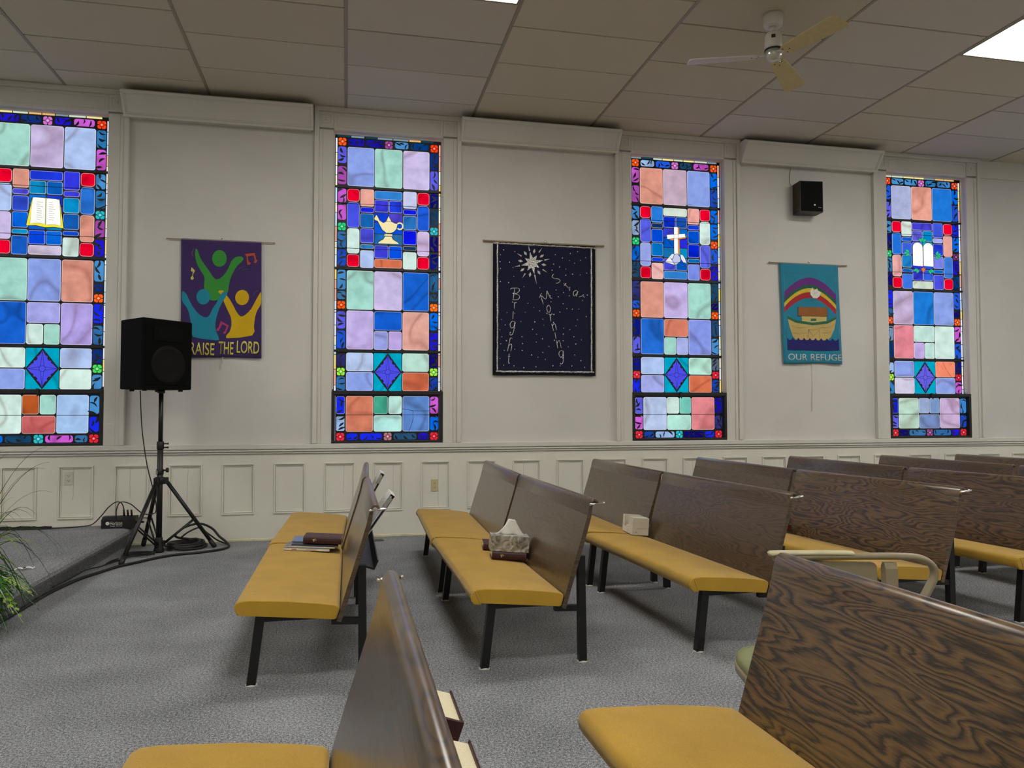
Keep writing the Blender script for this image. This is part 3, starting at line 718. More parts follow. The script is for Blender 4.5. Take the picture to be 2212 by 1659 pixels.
# ------------------------------------------------------------------ pews
def pew_profile():
    """bent ply back: front face then the cap rolled over to the rear; local (x,z)"""
    P = [(.408, .269), (.428, .335), (.455, .425), (.486, .525), (.515, .620), (.536, .695), (.545, .735), (.549, .752), (.556, .764), (.567, .7715), (.578, .7715), (.588, .764), (.593, .752)]
    t = .021; out = []
    n = len(P)
    for i in range(n):
        a = Vector(P[max(i-1, 0)]); b = Vector(P[min(i+1, n-1)]); d = (b-a).normalized(); nr = Vector((d.y, -d.x))
        tt = t if i < 6 else (.017 if i < 8 else .0115)
        out.append(tuple(Vector(P[i])+nr*tt))
    return P, out
def make_pew(name, label, near, far, deep=0.02, bracket=None, rack=False, group=None, fold=True, wood=None):
    """near and far: (x, y) of the seat's front line at its two ends"""
    n = Vector(near); f = Vector(far); L = (f-n).length; ang = math.atan2(-(f-n).x, (f-n).y)
    t = thing(name, label, 'pew', (n.x, n.y, 0), ang, group)
    # cushion
    x0 = -deep
    pr = [(x0+.012, .314), (x0+.002, .330), (x0-.002, .350), (x0+.006, .366), (x0+.022, .3735), (x0+.06, .3755), (.20, .365), (.34, .349), (.405, .338), (.418, .330), (.420, .318), (.410, .280), (.405, .276)]
    m = MB(); 
    def ring(y, k):
        c = Vector((.2, .325)); return [m.bm.verts.new(((c+(Vector(p)-c)*k).x, y, (c+(Vector(p)-c)*k).y if k > .9 else (c+(Vector(p)-c)*k).y)) for p in pr]
    rs = [ring(0.0, .955), ring(.004, .985), ring(.014, 1.0), ring(.06, 1.0), ring(L-.06, 1.0), ring(L-.014, 1.0), ring(L-.004, .985), ring(L, .955)]
    N = len(pr)
    for A, B in zip(rs, rs[1:]):
        for j in range(N):
            q = m.bm.faces.new((A[j], A[(j+1) % N], B[(j+1) % N], B[j])); q.smooth = True
    m.bm.faces.new(rs[0][::-1]); m.bm.faces.new(rs[-1]); bmesh.ops.recalc_face_normals(m.bm, faces=m.bm.faces)
    seat = m.build('seat_cushion', M_seat, t)
    if fold:      # folded upholstery corner
        for y, s in ((0.0, 1), (L, -1)):
            m = MB()
            fl = [(x0+.016, .3735), (x0+.004, .360), (x0-.004, .342), (x0-.002, .326), (x0+.012, .309), (x0+.040, .306), (x0+.032, .330), (x0+.024, .352)]
            m.prism(fl, y-s*.009, y+s*.006, 'y')
            bmesh.ops.bevel(m.bm, geom=list(m.bm.edges), offset=.0035, segments=2, profile=.5, affect='EDGES')
            for q in m.bm.faces: q.smooth = True
            m.tube(spline([(x0+.016, y-s*.006, .373), (x0+.025, y-s*.0085, .352), (x0+.034, y-s*.0085, .330), (x0+.041, y-s*.006, .308)], 4), .0032, 6)
            m.build('corner_fold', M_seat, seat)
    # back
    P, Q = pew_profile()
    m = MB(); m.prism(P+Q[::-1], 0.0, L, 'y', smooth=False)
    bmesh.ops.bevel(m.bm, geom=[e for e in m.bm.edges if abs(e.verts[0].co.y-e.verts[1].co.y) < 1e-6], offset=.0025, segments=2, profile=.5, affect='EDGES')
    for q in m.bm.faces:
        if abs(q.normal.y) < .3 and q.calc_center_median().z > .70: q.smooth = True
    back = m.build('backrest', wood or M_wood, t)
    # steel legs and rails
    fy = (.05, L-.11) if L > 1.2 else (.05, L-.05)
    for y in fy:
        w_ = .018
        m = MB(); m.prism([(.030-x0*0, .006), (.068, .006), (.103, .300), (.065, .300)], y-w_, y+w_, 'y'); lg = m.build('leg', M_black, t)
        g = MB(); g.lathe([(.026, 0), (.026, .005), (.016, .009)], 14, T(.049, y, 0)); g.build('glide', M_glide, lg)
        m = MB(); m.prism([(.503, .006), (.541, .006), (.534, .50), (.500, .50)], y-w_, y+w_, 'y'); lg = m.build('leg', M_black, t)
        g = MB(); g.lathe([(.026, 0), (.026, .005), (.016, .009)], 14, T(.522, y, 0)); g.build('glide', M_glide, lg)
        m = MB(); m.prism([(.385, .246), (.506, .240), (.506, .268), (.405, .2735), (.385, .272)], y-w_*.8, y+w_*.8, 'y'); m.box(.09, .39, y+.0-.014, y+.014, .274, .292); m.build('rail', M_black, t)
    # book rack on the rear
    if rack:
        m = MB(); a, b = .30, L-.10
        def bk(z): return .408+.021+(z-.269)*.305
        m.prism([(bk(.455)+.003, .455), (bk(.455)+.088, .425), (bk(.455)+.090, .433), (bk(.455)+.003, .463)], a, b, 'y')
        m.prism([(bk(.455)+.088, .425), (bk(.455)+.108, .470), (bk(.455)+.114, .468), (bk(.455)+.095, .424)], a, b, 'y')
        m.build('book_rack', M_black, t)
    for y, s in ([(0.0, -1)] if bracket == 'near' else [(L, 1)] if bracket == 'far' else []):
        m = MB()
        xe = .618 if bracket == 'near' else .602
        m.tube(spline([(.552, y+s*.006, .747), (.572, y+s*.010, .749), (xe-.012, y+s*.011, .752), (xe, y+s*.005, .753), (xe-.003, y-s*.005, .753), (.594, y-s*.002, .750), (.560, y+s*.003, .747)], 5), .0048, 8)
        m.tube([(.556, y+s*.004, .748), (.536 if bracket == 'far' else .546, y+s*.005, .745)], .006, 8)
        m.build('end_bracket', M_chrome, t)
    return t
G1, G2 = 3.47, 4.945
G3, G4 = 4.985, 6.46
make_pew('pew', 'front row aisle pew with a stack of magazines at its far end', (-.446, G1), (-.443, G2), bracket='near', rack=True, fold=False)
make_pew('pew', 'front row wall end pew just beyond the stack of magazines', (-.452, G3), (-.412, G4), rack=True, fold=False)
make_pew('pew', 'second row pew with a tissue box and hymnals on the mustard seat', (.578, G1), (.562, G2), bracket='near')
make_pew('pew', 'second row wall end pew just beyond the tissue box pew', (.556, G3), (.594, G4))
make_pew('pew', 'third row aisle pew, its long mustard seat running back to the white box', (1.658, G1+.02), (1.581, G2-.015), bracket='near')
make_pew('pew', 'third row wall end pew beyond the white box', (1.574, G3), (1.566, G4))
make_pew('pew', 'fourth row aisle pew with swirling grain, behind the metal chair arm', (2.722, G1+.06), (2.600, G2-.045), bracket='near', wood=M_bold)
make_pew('pew', 'fourth row wall end pew, only its dark back top showing', (2.588, G3), (2.580, G4+.05))
make_pew('pew', 'fifth row aisle pew running out of the right edge', (3.655, G1+.12), (3.530, G2-.045), bracket='near', wood=M_bold)
make_pew('pew', 'fifth row wall end pew, its dark back behind the fourth row pews', (3.515, G3), (3.490, G4))
make_pew('pew', 'sixth row aisle pew mostly cut off by the right edge', (4.610, G1+.1), (4.510, G2-.03), bracket='near')
make_pew('pew', 'sixth row wall end pew, its back just left of the last visible row', (4.500, G3), (4.437, G4-.05))
make_pew('pew', 'last visible row pew back at the right edge under the chair rail', (5.320, G3), (5.275, G4-.05))
make_pew('pew', 'closest pew at bottom centre seen end on from above its rolled top', (-.452, .56), (-.457, 2.03), deep=.05, bracket='far', rack=True, fold=False)
make_pew('pew', 'large foreground pew at lower right with bold oak grain', (.712, .56), (.677, 2.03), deep=.06, fold=False, wood=M_bold)

# ------------------------------------------------------------------ books and boxes on and behind the pews
def book(label, loc, rz, tilt, W_, H_, th, cover=None, stamp=True, name='hymnal', cat='book', group=None, ax='Y', M0=None):
    """lies flat: spine along local x at y=0, pages toward +y; W_ along x (height of the book), H_ along y"""
    t = thing(name, label, cat, loc, rz, group)
    if M0 is not None: t.rotation_euler = M0
    c = cover or M_maroon
    m = MB(); e = .004
    m.box(0, W_, 0, H_, 0, .0035, bev=.001, seg=1); m.box(0, W_, 0, H_, th-.0035, th, bev=.001, seg=1)
    sp = [(0, 0), (-.004, th*.2), (-.006, th*.5), (-.004, th*.8), (0, th), (.004, th), (.004, 0)]
    m.prism([(a, b) for a, b in sp], 0, W_, 'x'); m.build('cover', c, t)
    m = MB(); m.prism([(.004, .0036), (H_-e, .0036), (H_-e-.003, th*.5), (H_-e, th-.0036), (.004, th-.0036)], e, W_-e, 'x'); m.build('pages', M_page, t)
    if stamp:
        m = MB(); z = th*.5
        for dx, dz, s in ((0, 0, .007), (.006, .006, .004), (-.005, .004, .004), (.012, .001, .003)):
            m.box(W_*.28+dx-s/2, W_*.28+dx+s/2, -.0068, -.0052, z+dz-s, z+dz+s)
        m.build('spine_stamp', M_gold, t)
    return t
def seat_z(x): return .3755-max(0, x-.06)*.079
# pew A stack
M_mag = plain('magazine_stock', (240, 234, 216), 0.5, vary=0.12, scale=40)
M_mag2 = plain('glossy_cover_grey', (118, 112, 118), 0.3, vary=0.5, scale=25)
M_navy = plain('slate_folder', (64, 70, 82), 0.45, vary=0.1); M_blue = plain('blue_booklet', (112, 128, 160), 0.55, vary=0.1)
def flat(name, label, cat, loc, rz, W_, H_, th, mat, slope=-.066, extra=None):
    t = thing(name, label, cat, loc, rz); t.rotation_euler = (0, math.atan(-slope)*1, rz)
    m = MB(); m.box(0, W_, 0, H_, 0, th, bev=.0008, seg=1); m.build('cover', mat[0], t)
    if len(mat) > 1:
        m = MB(); m.box(.001, W_+.0006, -.0006, H_-.002, th*.12, th*.88); m.build('pages', mat[1], t)
    if extra: extra(t)
    return t
sx = -.446
def mag_text(t):
    m = MB(); m.box(.13, .19, -.0009, 0, .005, .0085); m.build('grey_spine_print', plain('grey_print', (150, 142, 132), 0.6), t)
    m = MB(); m.box(.045, .075, -.0009, 0, .004, .010); m.build('red_spine_mark', plain('faded_red_print', (196, 120, 104), .6), t)
flat('magazine', 'cream spined magazine at the bottom of the stack on the front pew', 'magazine', (sx+.086, 4.70, seat_z(.086)+.001), -.045, .265, .205, .0155, (M_mag2, M_mag), extra=mag_text)
flat('magazine', 'grey magazine second from the bottom of the front pew stack', 'magazine', (sx+.112, 4.715, seat_z(.112)+.0178), -.05, .268, .205, .008, (M_mag2, M_mag))
flat('folder', 'slate folder under the hymnal on the front pew', 'folder', (sx+.13, 4.73, seat_z(.13)+.0264), -.04, .270, .20, .007, (M_navy,))
flat('booklet', 'blue booklet sticking out left of the front pew hymnal', 'booklet', (sx+.128, 4.80, seat_z(.128)+.0344), -.02, .20, .20, .006, (M_blue,))
bk = book('maroon hymnal on top of the magazines on the front pew', (sx+.196, 4.728, seat_z(.196)+.0420), -.06, 0, .222, .155, .040)
bk.rotation_euler = (0, .066, -.06)
# pew B hymnals and tissue box
bx = .574
b1 = book('maroon hymnal under the marbled tissue box', (bx+.220, 4.222, seat_z(.220)+.002), -.11, 0, .192, .150, .042); b1.rotation_euler = (0, .075, -.11)
b2 = book('maroon hymnal behind the tissue box, its page edge toward the aisle', (bx+.222, 4.515, seat_z(.222)+.002), -.12, 0, .180, .150, .042); b2.rotation_euler = (0, .075, -.12)
def marble_mat():
    k = NT('marbled_card'); n = k.noise(14, 4, 0.6); n.inputs['Distortion'].default_value = 2.2
    r = k.ramp([(0.35, lin((100, 97, 92))), (0.5, lin((168, 165, 158))), (0.62, lin((212, 209, 202)))], n.outputs[0])
    k.link(r.outputs[0], k.p.inputs['Base Color']); k.p.inputs['Roughness'].default_value = 0.35; k.p.inputs['Metallic'].default_value = 0.2
    return k.m
t = thing('tissue_box', 'marbled grey tissue box with a tissue sticking out, on the second row pew', 'tissue box', (bx+.212, 4.222, seat_z(.212)+.0458), -.10)
t.rotation_euler = (0, .075, -.10)
m = MB(); m.box(0, .216, 0, .122, 0, .088, bev=.0015, seg=1); bxo = m.build('carton', marble_mat(), t)
m = MB(); m.tube([(.108+.075*math.cos(a*PI/12), .059+.03*math.sin(a*PI/12), .0885) for a in range(24)], .0012, 5, closed=True); m.build('opening_rim', M_white, t)
m = MB(); rows = []; n1, n2 = 17, 9; rr_ = random.Random(5)
for i in range(n1):
    u = i/(n1-1); x = .026+.168*u; h = max(.002, .088*min(1, math.sin(PI*u**1.15)*1.15))
    row = []
    for j in range(n2):
        v = j/(n2-1); fold_ = .010*math.sin(u*13+v*3)*(1-v*.4)
        xx = .112+(x-.112)*(1-.28*v*v); row.append(m.bm.verts.new((xx+.004*math.sin(v*7+u*5), .059+fold_+.012*v*math.sin(u*6), .0875+h*v)))
    rows.append(row)
for A, B in zip(rows, rows[1:]):
    for j in range(n2-1):
        q = m.bm.faces.new((A[j], A[j+1], B[j+1], B[j])); q.smooth = True
ts = m.build('tissue', plain('tissue_paper', (250, 249, 240), 0.9, vary=.02), t)
so = ts.modifiers.new('thick', 'SOLIDIFY'); so.thickness = .0012
# white box on pew C: open topped literature box with a cut-out side
cx_ = 1.574
t = thing('paper_box', 'white cardboard box with a cut-out side on the third row pew', 'box', (cx_+.304, 4.885, seat_z(.304)+.002), -.06)
t.rotation_euler = (0, .075, -.06)
M_card = plain('white_card', (224, 219, 204), 0.6, vary=.04)
m = MB(); W_, H_, Z_ = .112, .225, .112
m.box(0, W_, 0, H_, 0, .003); m.box(0, W_, 0, .003, .003, Z_); m.box(W_-.003, W_, .003, H_, .003, Z_)
m.box(0, W_, H_-.003, H_, .003, Z_)
m.prism([(.003, .003), (H_-.003, .003), (H_-.003, Z_), (H_-.045, Z_), (H_-.045, .040), (H_-.105, .030), (.060, Z_-.006), (.003, Z_-.004)], 0, .003, 'x')
m.prism([(0, .003), (W_, .003), (W_, .075), (.03, .07), (0, .06)], Z_, Z_+.002, 'z')
m.build('carton', M_card, t)
m = MB(); m.box(.012, .10, .02, .20, .004, .045, bev=.004); m.build('paper_stack', M_page, t)
m = MB(); m.box(.022, .028, -.0008, 0, .016, .020); m.box(.03, W_-.012, -.0006, 0, .043, .0445); m.build('print_mark', plain('grey_ink', (110, 106, 98), .7), t)
# small red-brown wooden rack on pew D
t = thing('wooden_box', 'small red-brown wooden box on the fourth row pew by the third row end', 'box', (2.596+.392, 4.835, seat_z(.36)+.004), -.1)
M_redwood = plain('red_brown_wood', (78, 36, 24), 0.3, vary=.2, scale=30)
m = MB(); m.box(-.045, .03, -.03, .03, 0, .050, bev=.003); m.box(-.04, .0, -.02, .02, .050, .085, bev=.003); m.build('body', M_redwood, t)
m = MB(); m.tube([(-.038, -.021, .05), (-.038, -.021, .105)], .0025, 6); m.tube([(-.012, -.021, .05), (-.010, -.021, .112)], .0025, 6); m.tube([(.012, -.031, .048), (.028, -.031, .048)], .0025, 6)
m.build('pegs', plain('worn_wood', (140, 104, 88), .4), t)

# racked hymnals behind the closest pew
def stand_book(label, x, y, z, lean, H=.222, W=.150, th=.058, rz=0):
    """upright in a rack, leaning back over +x; page block's top edge up, spine toward the near end"""
    t = thing('hymnal', label, 'book', (x, y, z)); t.rotation_euler = (0, lean, rz)
    m = MB(); m.box(0, .0035, 0, W, 0, H, bev=.001, seg=1); m.box(th-.0035, th, 0, W, 0, H, bev=.001, seg=1)
    sp = [(0, 0), (th*.2, -.004), (th*.5, -.006), (th*.8, -.004), (th, 0), (th, .004), (0, .004)]
    m.prism(sp, 0, H, 'z'); m.build('cover', M_maroon, t)
    m = MB(); m.prism([(.0036, .004), (th-.0036, .004), (th-.0036, W-.004), (th*.5, W-.008), (.0036, W-.004)], .005, H-.005, 'z'); m.build('pages', M_page, t)
    return t
hx = -.455+.526
stand_book('maroon hymnal farther from the camera in the rack behind the closest pew', hx-.008, 1.262, .484, .34)
stand_book('maroon hymnal at the bottom edge in the rack behind the closest pew', hx-.008, 1.045, .484, .34)

# white binders behind pew A
def binder(label, x, y, z, lean):
    t = thing('ring_binder', label, 'binder', (x, y, z)); t.rotation_euler = (0, lean, 0)
    H, W, th = .27, .24, .030
    m = MB(); m.box(0, .003, 0, W, 0, H, bev=.001, seg=1); m.box(th-.003, th, 0, W, 0, H, bev=.001, seg=1); m.box(.003, th-.003, W-.003, W, 0, H)
    m.box(.002, th-.002, 0, W, H-.003, H); m.build('cover', M_white, t)
    m = MB(); m.box(.004, th-.013, .012, W-.01, .004, H-.012); m.build('pages', plain('sheet_paper', (210, 212, 222), .8), t)
    m = MB(); m.box(.006, th-.006, .006, .011, H-.075, H-.02); m.build('ring_bar', M_chrome, t)
    return t
binder('white binder leaning in the front pew rack, the one nearer the aisle', .070, 4.05, .540, .62)
binder('white binder leaning in the front pew rack, farther toward the wall', .098, 5.25, .540, .50)
t = thing('card_holder', 'small black holder between the two white binders', 'holder', (.086, 4.62, .540)); t.rotation_euler = (0, .45, 0)
m = MB(); m.box(0, .022, 0, .09, 0, .115, bev=.002); m.build('body', M_blackp, t); m = MB(); m.box(.004, .018, .01, .08, .115, .128); m.build('cards', M_white, t)

# ------------------------------------------------------------------ steel armchair behind the foreground pew
M_beige = plain('beige_enamel', (150, 136, 108), 0.35, vary=.06); M_green = plain('green_vinyl', (138, 142, 96), 0.4, vary=.08, bump=.1, bscale=300)
M_armpad = plain('cream_vinyl', (206, 196, 160), 0.35, vary=.05)
t = thing('armchair', 'beige steel armchair with a green vinyl seat behind the foreground pew', 'chair', (1.67, 2.239, 0), -.2165)
pts = []
N_ = 40
for i in range(N_):
    a = 2*PI*i/N_; c, s_ = math.cos(a), math.sin(a); q = 2/3.6
    pts.append((-.125+.275*math.copysign(abs(c)**q, c), .225*math.copysign(abs(s_)**q, s_)))
m = MB()
def lay(k, z): return [m.bm.verts.new((-.10+(x+.10)*k, y*k, z)) for x, y in pts]
Ls = [lay(.97, .322), lay(1.0, .330), lay(1.0, .344), lay(.975, .356), lay(.86, .362), lay(.45, .366)]
for A, B in zip(Ls, Ls[1:]):
    for j in range(N_): q = m.bm.faces.new((A[j], A[(j+1) % N_], B[(j+1) % N_], B[j])); q.smooth = True
m.bm.faces.new(Ls[0][::-1]); m.bm.faces.new(Ls[-1]); bmesh.ops.recalc_face_normals(m.bm, faces=m.bm.faces)
m.build('seat', M_green, t)
m = MB(); m.prism([(-.10+(x+.10)*1.012, y*1.012) for x, y in pts], .300, .328, 'z', smooth=True); m.build('seat_pan', M_beige, t)
for s in (1, -1):
    y = s*.25
    if s < 0:
        for x0, x1 in ((-.27, -.30), (.25, .29)):
            m = MB(); m.tube([(x0, s*.20, .318), (x1, s*.21, .004)], [.014, .011], 10); m.build('leg', M_beige, t)
        continue
    path = spline([(-.215, y, .656), (-.1, y, .660), (.10, y, .661), (.26, y, .660), (.325, y, .650), (.360, y, .622), (.362, y, .585), (.335, y, .530), (.285, y, .440), (.25, y, .330)], 6)
    m = MB(); m.tube(path, .016, 10, flat=(1.35, .8)); arm = m.build('arm', M_beige, t)
    m = MB(); m.tube(spline([(-.225, y, .668), (-.21, y, .672), (-.05, y, .673), (.05, y, .672), (.07, y, .670)], 4), [.012]+[.017]*15+[.010], 10, flat=(1.35, .55)); m.build('arm_pad', M_armpad, arm)
    m = MB(); m.prism(rrect(-.10, .155, .34, .640, .02), y-.008, y+.008, 'y'); m.build('side_panel', M_beige, t)
    for x0, x1 in ((-.27, -.30), (.25, .29)):
        m = MB(); m.tube([(x0, s*.225, .318), (x1, s*.235, .004)], [.014, .011], 10); m.build('leg', M_beige, t)
m = MB(); m.prism([(.262, .36), (.262, .625), (.252, .640), (.236, .640), (.226, .62), (.222, .50), (.20, .44), (.0, .42), (-.20, .42), (-.22, .36)], .178, .222, 'x'); m.build('backrest', M_beige, t)

# ------------------------------------------------------------------ banners
def ripple(x, z, a): return a*(math.sin(x*9+z*2)*.6+math.sin(x*17-z*3)*.4)
class Banner:
    def __init__(s, name, label, x0, z1, w_, h_, shear, rgb, amp=.003):
        s.t = thing(name, label, 'banner', (x0+w_/2, WY, z1), 0, None)
        s.w, s.h, s.sh, s.amp = w_, h_, shear, amp
        m = MB(); nx, nz = 24, 34; V = []
        for i in range(nx+1):
            r = []
            for j in range(nz+1):
                x, z = w_*(i/nx-.5), -h_*j/nz
                z2 = z - (0.006*math.sin(i/nx*PI*2+1) if j == nz else 0)*(1 if amp > .003 else .3)
                r.append(m.bm.verts.new((x+shear*j/nz, -.020-ripple(x, z, amp)*(j/nz), z2)))
            V.append(r)
        for i in range(nx):
            for j in range(nz):
                q = m.bm.faces.new((V[i][j], V[i][j+1], V[i+1][j+1], V[i+1][j])); q.smooth = True
        s.f = m.build('fabric', fabric_mat(name+'_cloth_'+str(rgb[0]), rgb, .10, 500, .8, .3), s.t)
        so = s.f.modifiers.new('thick', 'SOLIDIFY'); so.thickness = .003; so.offset = 1
        s.k = 0
    def P(s, u, v, dy=0.0):
        x, z = s.w*(u-.5), -s.h*v
        return (x+s.sh*v, -.020-ripple(x, z, s.amp)*v-.0028-dy, z)
    def shape(s, name, pts, mat, smooth_n=0, lay=0):
        if smooth_n: pts = [tuple(q)[:2] for q in spline([(a, b, 0) for a, b in pts], smooth_n, closed=True)]
        dy = .0008+lay*.0014
        m = MB(); A = [m.bm.verts.new(s.P(u, v, dy)) for u, v in pts]; B = [m.bm.verts.new(Vector(s.P(u, v, dy))+Vector((0, .004, 0))) for u, v in pts]
        f0 = m.bm.faces.new(A); f0.normal_update(); n = len(A)
        for i in range(n): m.bm.faces.new((A[i], B[i], B[(i+1) % n], A[(i+1) % n]))
        bmesh.ops.triangulate(m.bm, faces=[f for f in m.bm.faces if len(f.verts) > 4])
        bmesh.ops.recalc_face_normals(m.bm, faces=m.bm.faces)
        if sum(f.normal.y for f in m.bm.faces) > 0: bmesh.ops.reverse_faces(m.bm, faces=m.bm.faces)
        return m.build(name, mat, s.t)
    def stroke(s, m, pts, wd, lay=2):
        m.tube([s.P(u, v, .0005+lay*.0011) for u, v in pts], wd/2, 6, flat=(1, .4))
    def text(s, txt, name, mat, x, z, wd, ht, rot, dy, bold):
        # lettering that follows the hang of the cloth; x, z are banner-local
        me = text_obj(txt, name, mat, None, Matrix.Identity(4), wd, ht, 0.0, bold)
        ca, sa = math.cos(rot), math.sin(rot)
        for v in me.vertices:
            X, Z = v.co.x*ca-v.co.z*sa+x, v.co.x*sa+v.co.z*ca+z
            vv = -Z/s.h; uu = (X-s.sh*vv)/s.w+.5
            v.co = Vector(s.P(uu, vv, dy))
        o = bpy.data.objects.new(name, me); C.objects.link(o); o.parent = s.t
        so = o.modifiers.new('thick', 'SOLIDIFY'); so.thickness = .0015; so.offset = 0
        return o
    def rod(s, over, rgb=(150, 134, 108), r=.007):
        m = MB(); m.tube([(-s.w/2-over, -.019, -.006), (s.w/2+over*.95, -.019, -.006)], r, 10)
        for q in (-s.w/2-over, s.w/2+over*.95): m.lathe([(r*.9, -.006), (r*1.6, 0), (r*1.3, .008), (r*.4, .014)], 10, T(q, -.019, -.006) @ R(-PI/2 if q < 0 else PI/2, 'Y'))
        rd = m.build('rod', plain('banner_rod', rgb, .5), s.t)
        m = MB(); m.tube([(0, -.005, .018), (0, -.022, .016), (0, -.030, .004)], .003, 6); m.build('hook', M_black, rd)

def felt(name, rgb): return fabric_mat(name, rgb, .10, 600, .9, .2)
# purple banner
b = Banner('banner', 'purple banner with three cheering figures behind the loudspeaker', -1.490, 2.770, .700, 1.085, .012, (64, 44, 98))
q = lambda *L: [((x-250)/852, (y-175-40*(x-250)/852)/1255) for x, y in L]
FG = felt('green_felt', (62, 150, 62)); FB = felt('teal_felt', (38, 140, 166)); FY = felt('yellow_felt', (216, 176, 28)); FYL = felt('pale_yellow', (216, 204, 100)); FO = felt('orange_felt', (196, 84, 48)); FM = felt('magenta_felt', (184, 68, 116))
b.shape('green_figure', q((405,285),(425,310),(445,375),(480,435),(540,520),(612,618),(690,580),(745,500),(775,430),(815,385),(870,372),(908,392),(890,430),(840,475),(790,560),(760,640),(745,740),(735,760),(690,760),(640,832),(560,838),(500,760),(490,680),(495,600),(470,545),(425,470),(400,390),(395,320)), FG, 2)
b.shape('green_head', q(*[(652+77*math.cos(a*PI/10), 392+90*math.sin(a*PI/10)) for a in range(20)]), FG)
b.shape('yellow_figure', q((640,750),(650,738),(690,735),(720,775),(760,830),(800,900),(835,970),(880,1018),(930,1000),(990,940),(1040,850),(1090,765),(1098,780),(1098,885),(1060,950),(1035,1020),(1020,1130),(1002,1225),(725,1246),(760,1180),(780,1110),(775,1030),(745,960),(700,860),(690,820),(660,770)), FY, 2, 1)
b.shape('yellow_head', q(*[(894+74*math.cos(a*PI/10), 815+82*math.sin(a*PI/10)) for a in range(20)]), FY, 0, 1)
b.shape('teal_figure', q((262,742),(285,745),(310,775),(340,840),(385,920),(440,985),(505,1020),(545,1000),(580,930),(620,870),(655,800),(690,752),(725,755),(733,780),(690,850),(650,930),(625,1010),(610,1090),(618,1170),(650,1262),(560,1258),(378,1225),(360,1130),(340,990),(310,910),(262,840)), FB, 2, 2)
b.shape('teal_head', q(*[(483+72*math.cos(a*PI/10), 800+82*math.sin(a*PI/10)) for a in range(20)]), FB, 0, 2)
b.shape('orange_note', q((925,348),(1030,335),(1042,400),(1058,420),(1040,446),(1018,436),(1030,412),(1016,362),(952,372),(962,430),(986,442),(975,464),(948,460),(946,440),(942,375)), FO)
b.shape('magenta_note', q((668,1062),(752,1112),(726,1172),(720,1195),(696,1200),(694,1180),(712,1168),(728,1120),(684,1094),(656,1145),(645,1168),(622,1165),(624,1145),(642,1132)), FM)
b.shape('yellow_note', q((358,483),(395,520),(375,560),(372,580),(384,600),(372,618),(352,612),(350,592),(366,575),(372,530),(352,525)), FYL)
m = MB()
for L in (((382,288),(362,330),(368,370)), ((838,535),(875,495),(928,478)), ((870,550),(905,518),(955,512)), ((1015,800),(1030,760),(1065,742))):
    b.stroke(m, q(*L), .0035)
b.f_ = m.build('stitching', plain('white_thread', (170, 160, 180), .7), b.t)
wtxt = [('P', 300, 52), ('RAISE', 470, 262), ('THE', 722, 160), ('LORD', 957, 242)]
for tx, xc, wd in wtxt:
    u, v = q((xc, 1352))[0]; p = b.P(u, v, .0015)
    for dd, mt, nm, gr in ((0, plain('letter_shadow', (30, 22, 36), .8), 'lettering_edge', 1.06), (.0012, FYL, 'lettering', 1.0)):
        b.text(tx, nm, mt, p[0]+(.002 if dd == 0 else 0), p[2]-(.002 if dd == 0 else 0), wd/852*.70*gr, 134/1255*1.085*gr, -.035, .002+dd, .012)
b.rod(.115, (170, 156, 134), .005)
m = MB(); m.tube([(.02, -.026, -1.092), (.014, -.024, -1.13), (.002, -.022, -1.165), (.012, -.022, -1.19)], .0022, 6); m.tube([(.024, -.026, -1.094), (.022, -.024, -1.135)], .0022, 6); m.lathe([(.008, 0), (.008, .006)], 10, T(.02, -.028, -1.09))
m.build('hanging_clip', plain('clear_plastic', (200, 196, 186), .3), b.t)

# navy star banner
b = Banner('banner', 'navy banner with a silver star and glitter border', 1.405, 2.886, 1.063, 1.335, -.004, (17, 17, 50), .004)
def q2(*L):
    o = []
    for x, y in L:
        u = (x-168)/1082; o.append((u, (y-97-60*u)/1398))
    return o
def glitter(name):
    k = NT(name); n = k.noise(150, 1.5, .6); 
    r = k.ramp([(.38, lin((120, 118, 112))), (.48, lin((214, 212, 204))), (.58, lin((255, 255, 250)))], n.outputs[0])
    k.link(r.outputs[0], k.p.inputs['Base Color']); k.p.inputs['Roughness'].default_value = .25; k.p.inputs['Metallic'].default_value = .35; k.bump(n.outputs[0], .8, .004); return k.m
M_gl = glitter('silver_glitter')
M_nb = felt('black_hem', (14, 14, 22))
for a in ((0, .030, 0, 1), (.970, 1, 0, 1), (0, 1, 0, .020), (0, 1, .990, 1)):
    b.shape('hem', [(a[0], a[2]), (a[1], a[2]), (a[1], a[3]), (a[0], a[3])], M_nb)
def band(u0, v0, u1, v1, wd, name='glitter_trim'):
    m = MB(); n = 46; r_ = random.Random(int(u0*100+v0*10)+3)
    P = [(u0+(u1-u0)*i/n+r_.uniform(-.002, .002), v0+(v1-v0)*i/n+r_.uniform(-.0015, .0015)) for i in range(n+1)]
    pts = [b.P(u, v, .003) for u, v in P]
    m.tube(pts, [wd/2*r_.uniform(.75, 1.15) for _ in pts], 6, flat=(1, .45) if abs(v1-v0) > .5 else (1, .6)); m.build(name, M_gl, b.t)
band(.042, .018, .044, .975, .034); band(.958, .024, .960, .975, .032); band(.0, .0195, 1.0, .024, .027); band(.03, .976, .985, .974, .030)
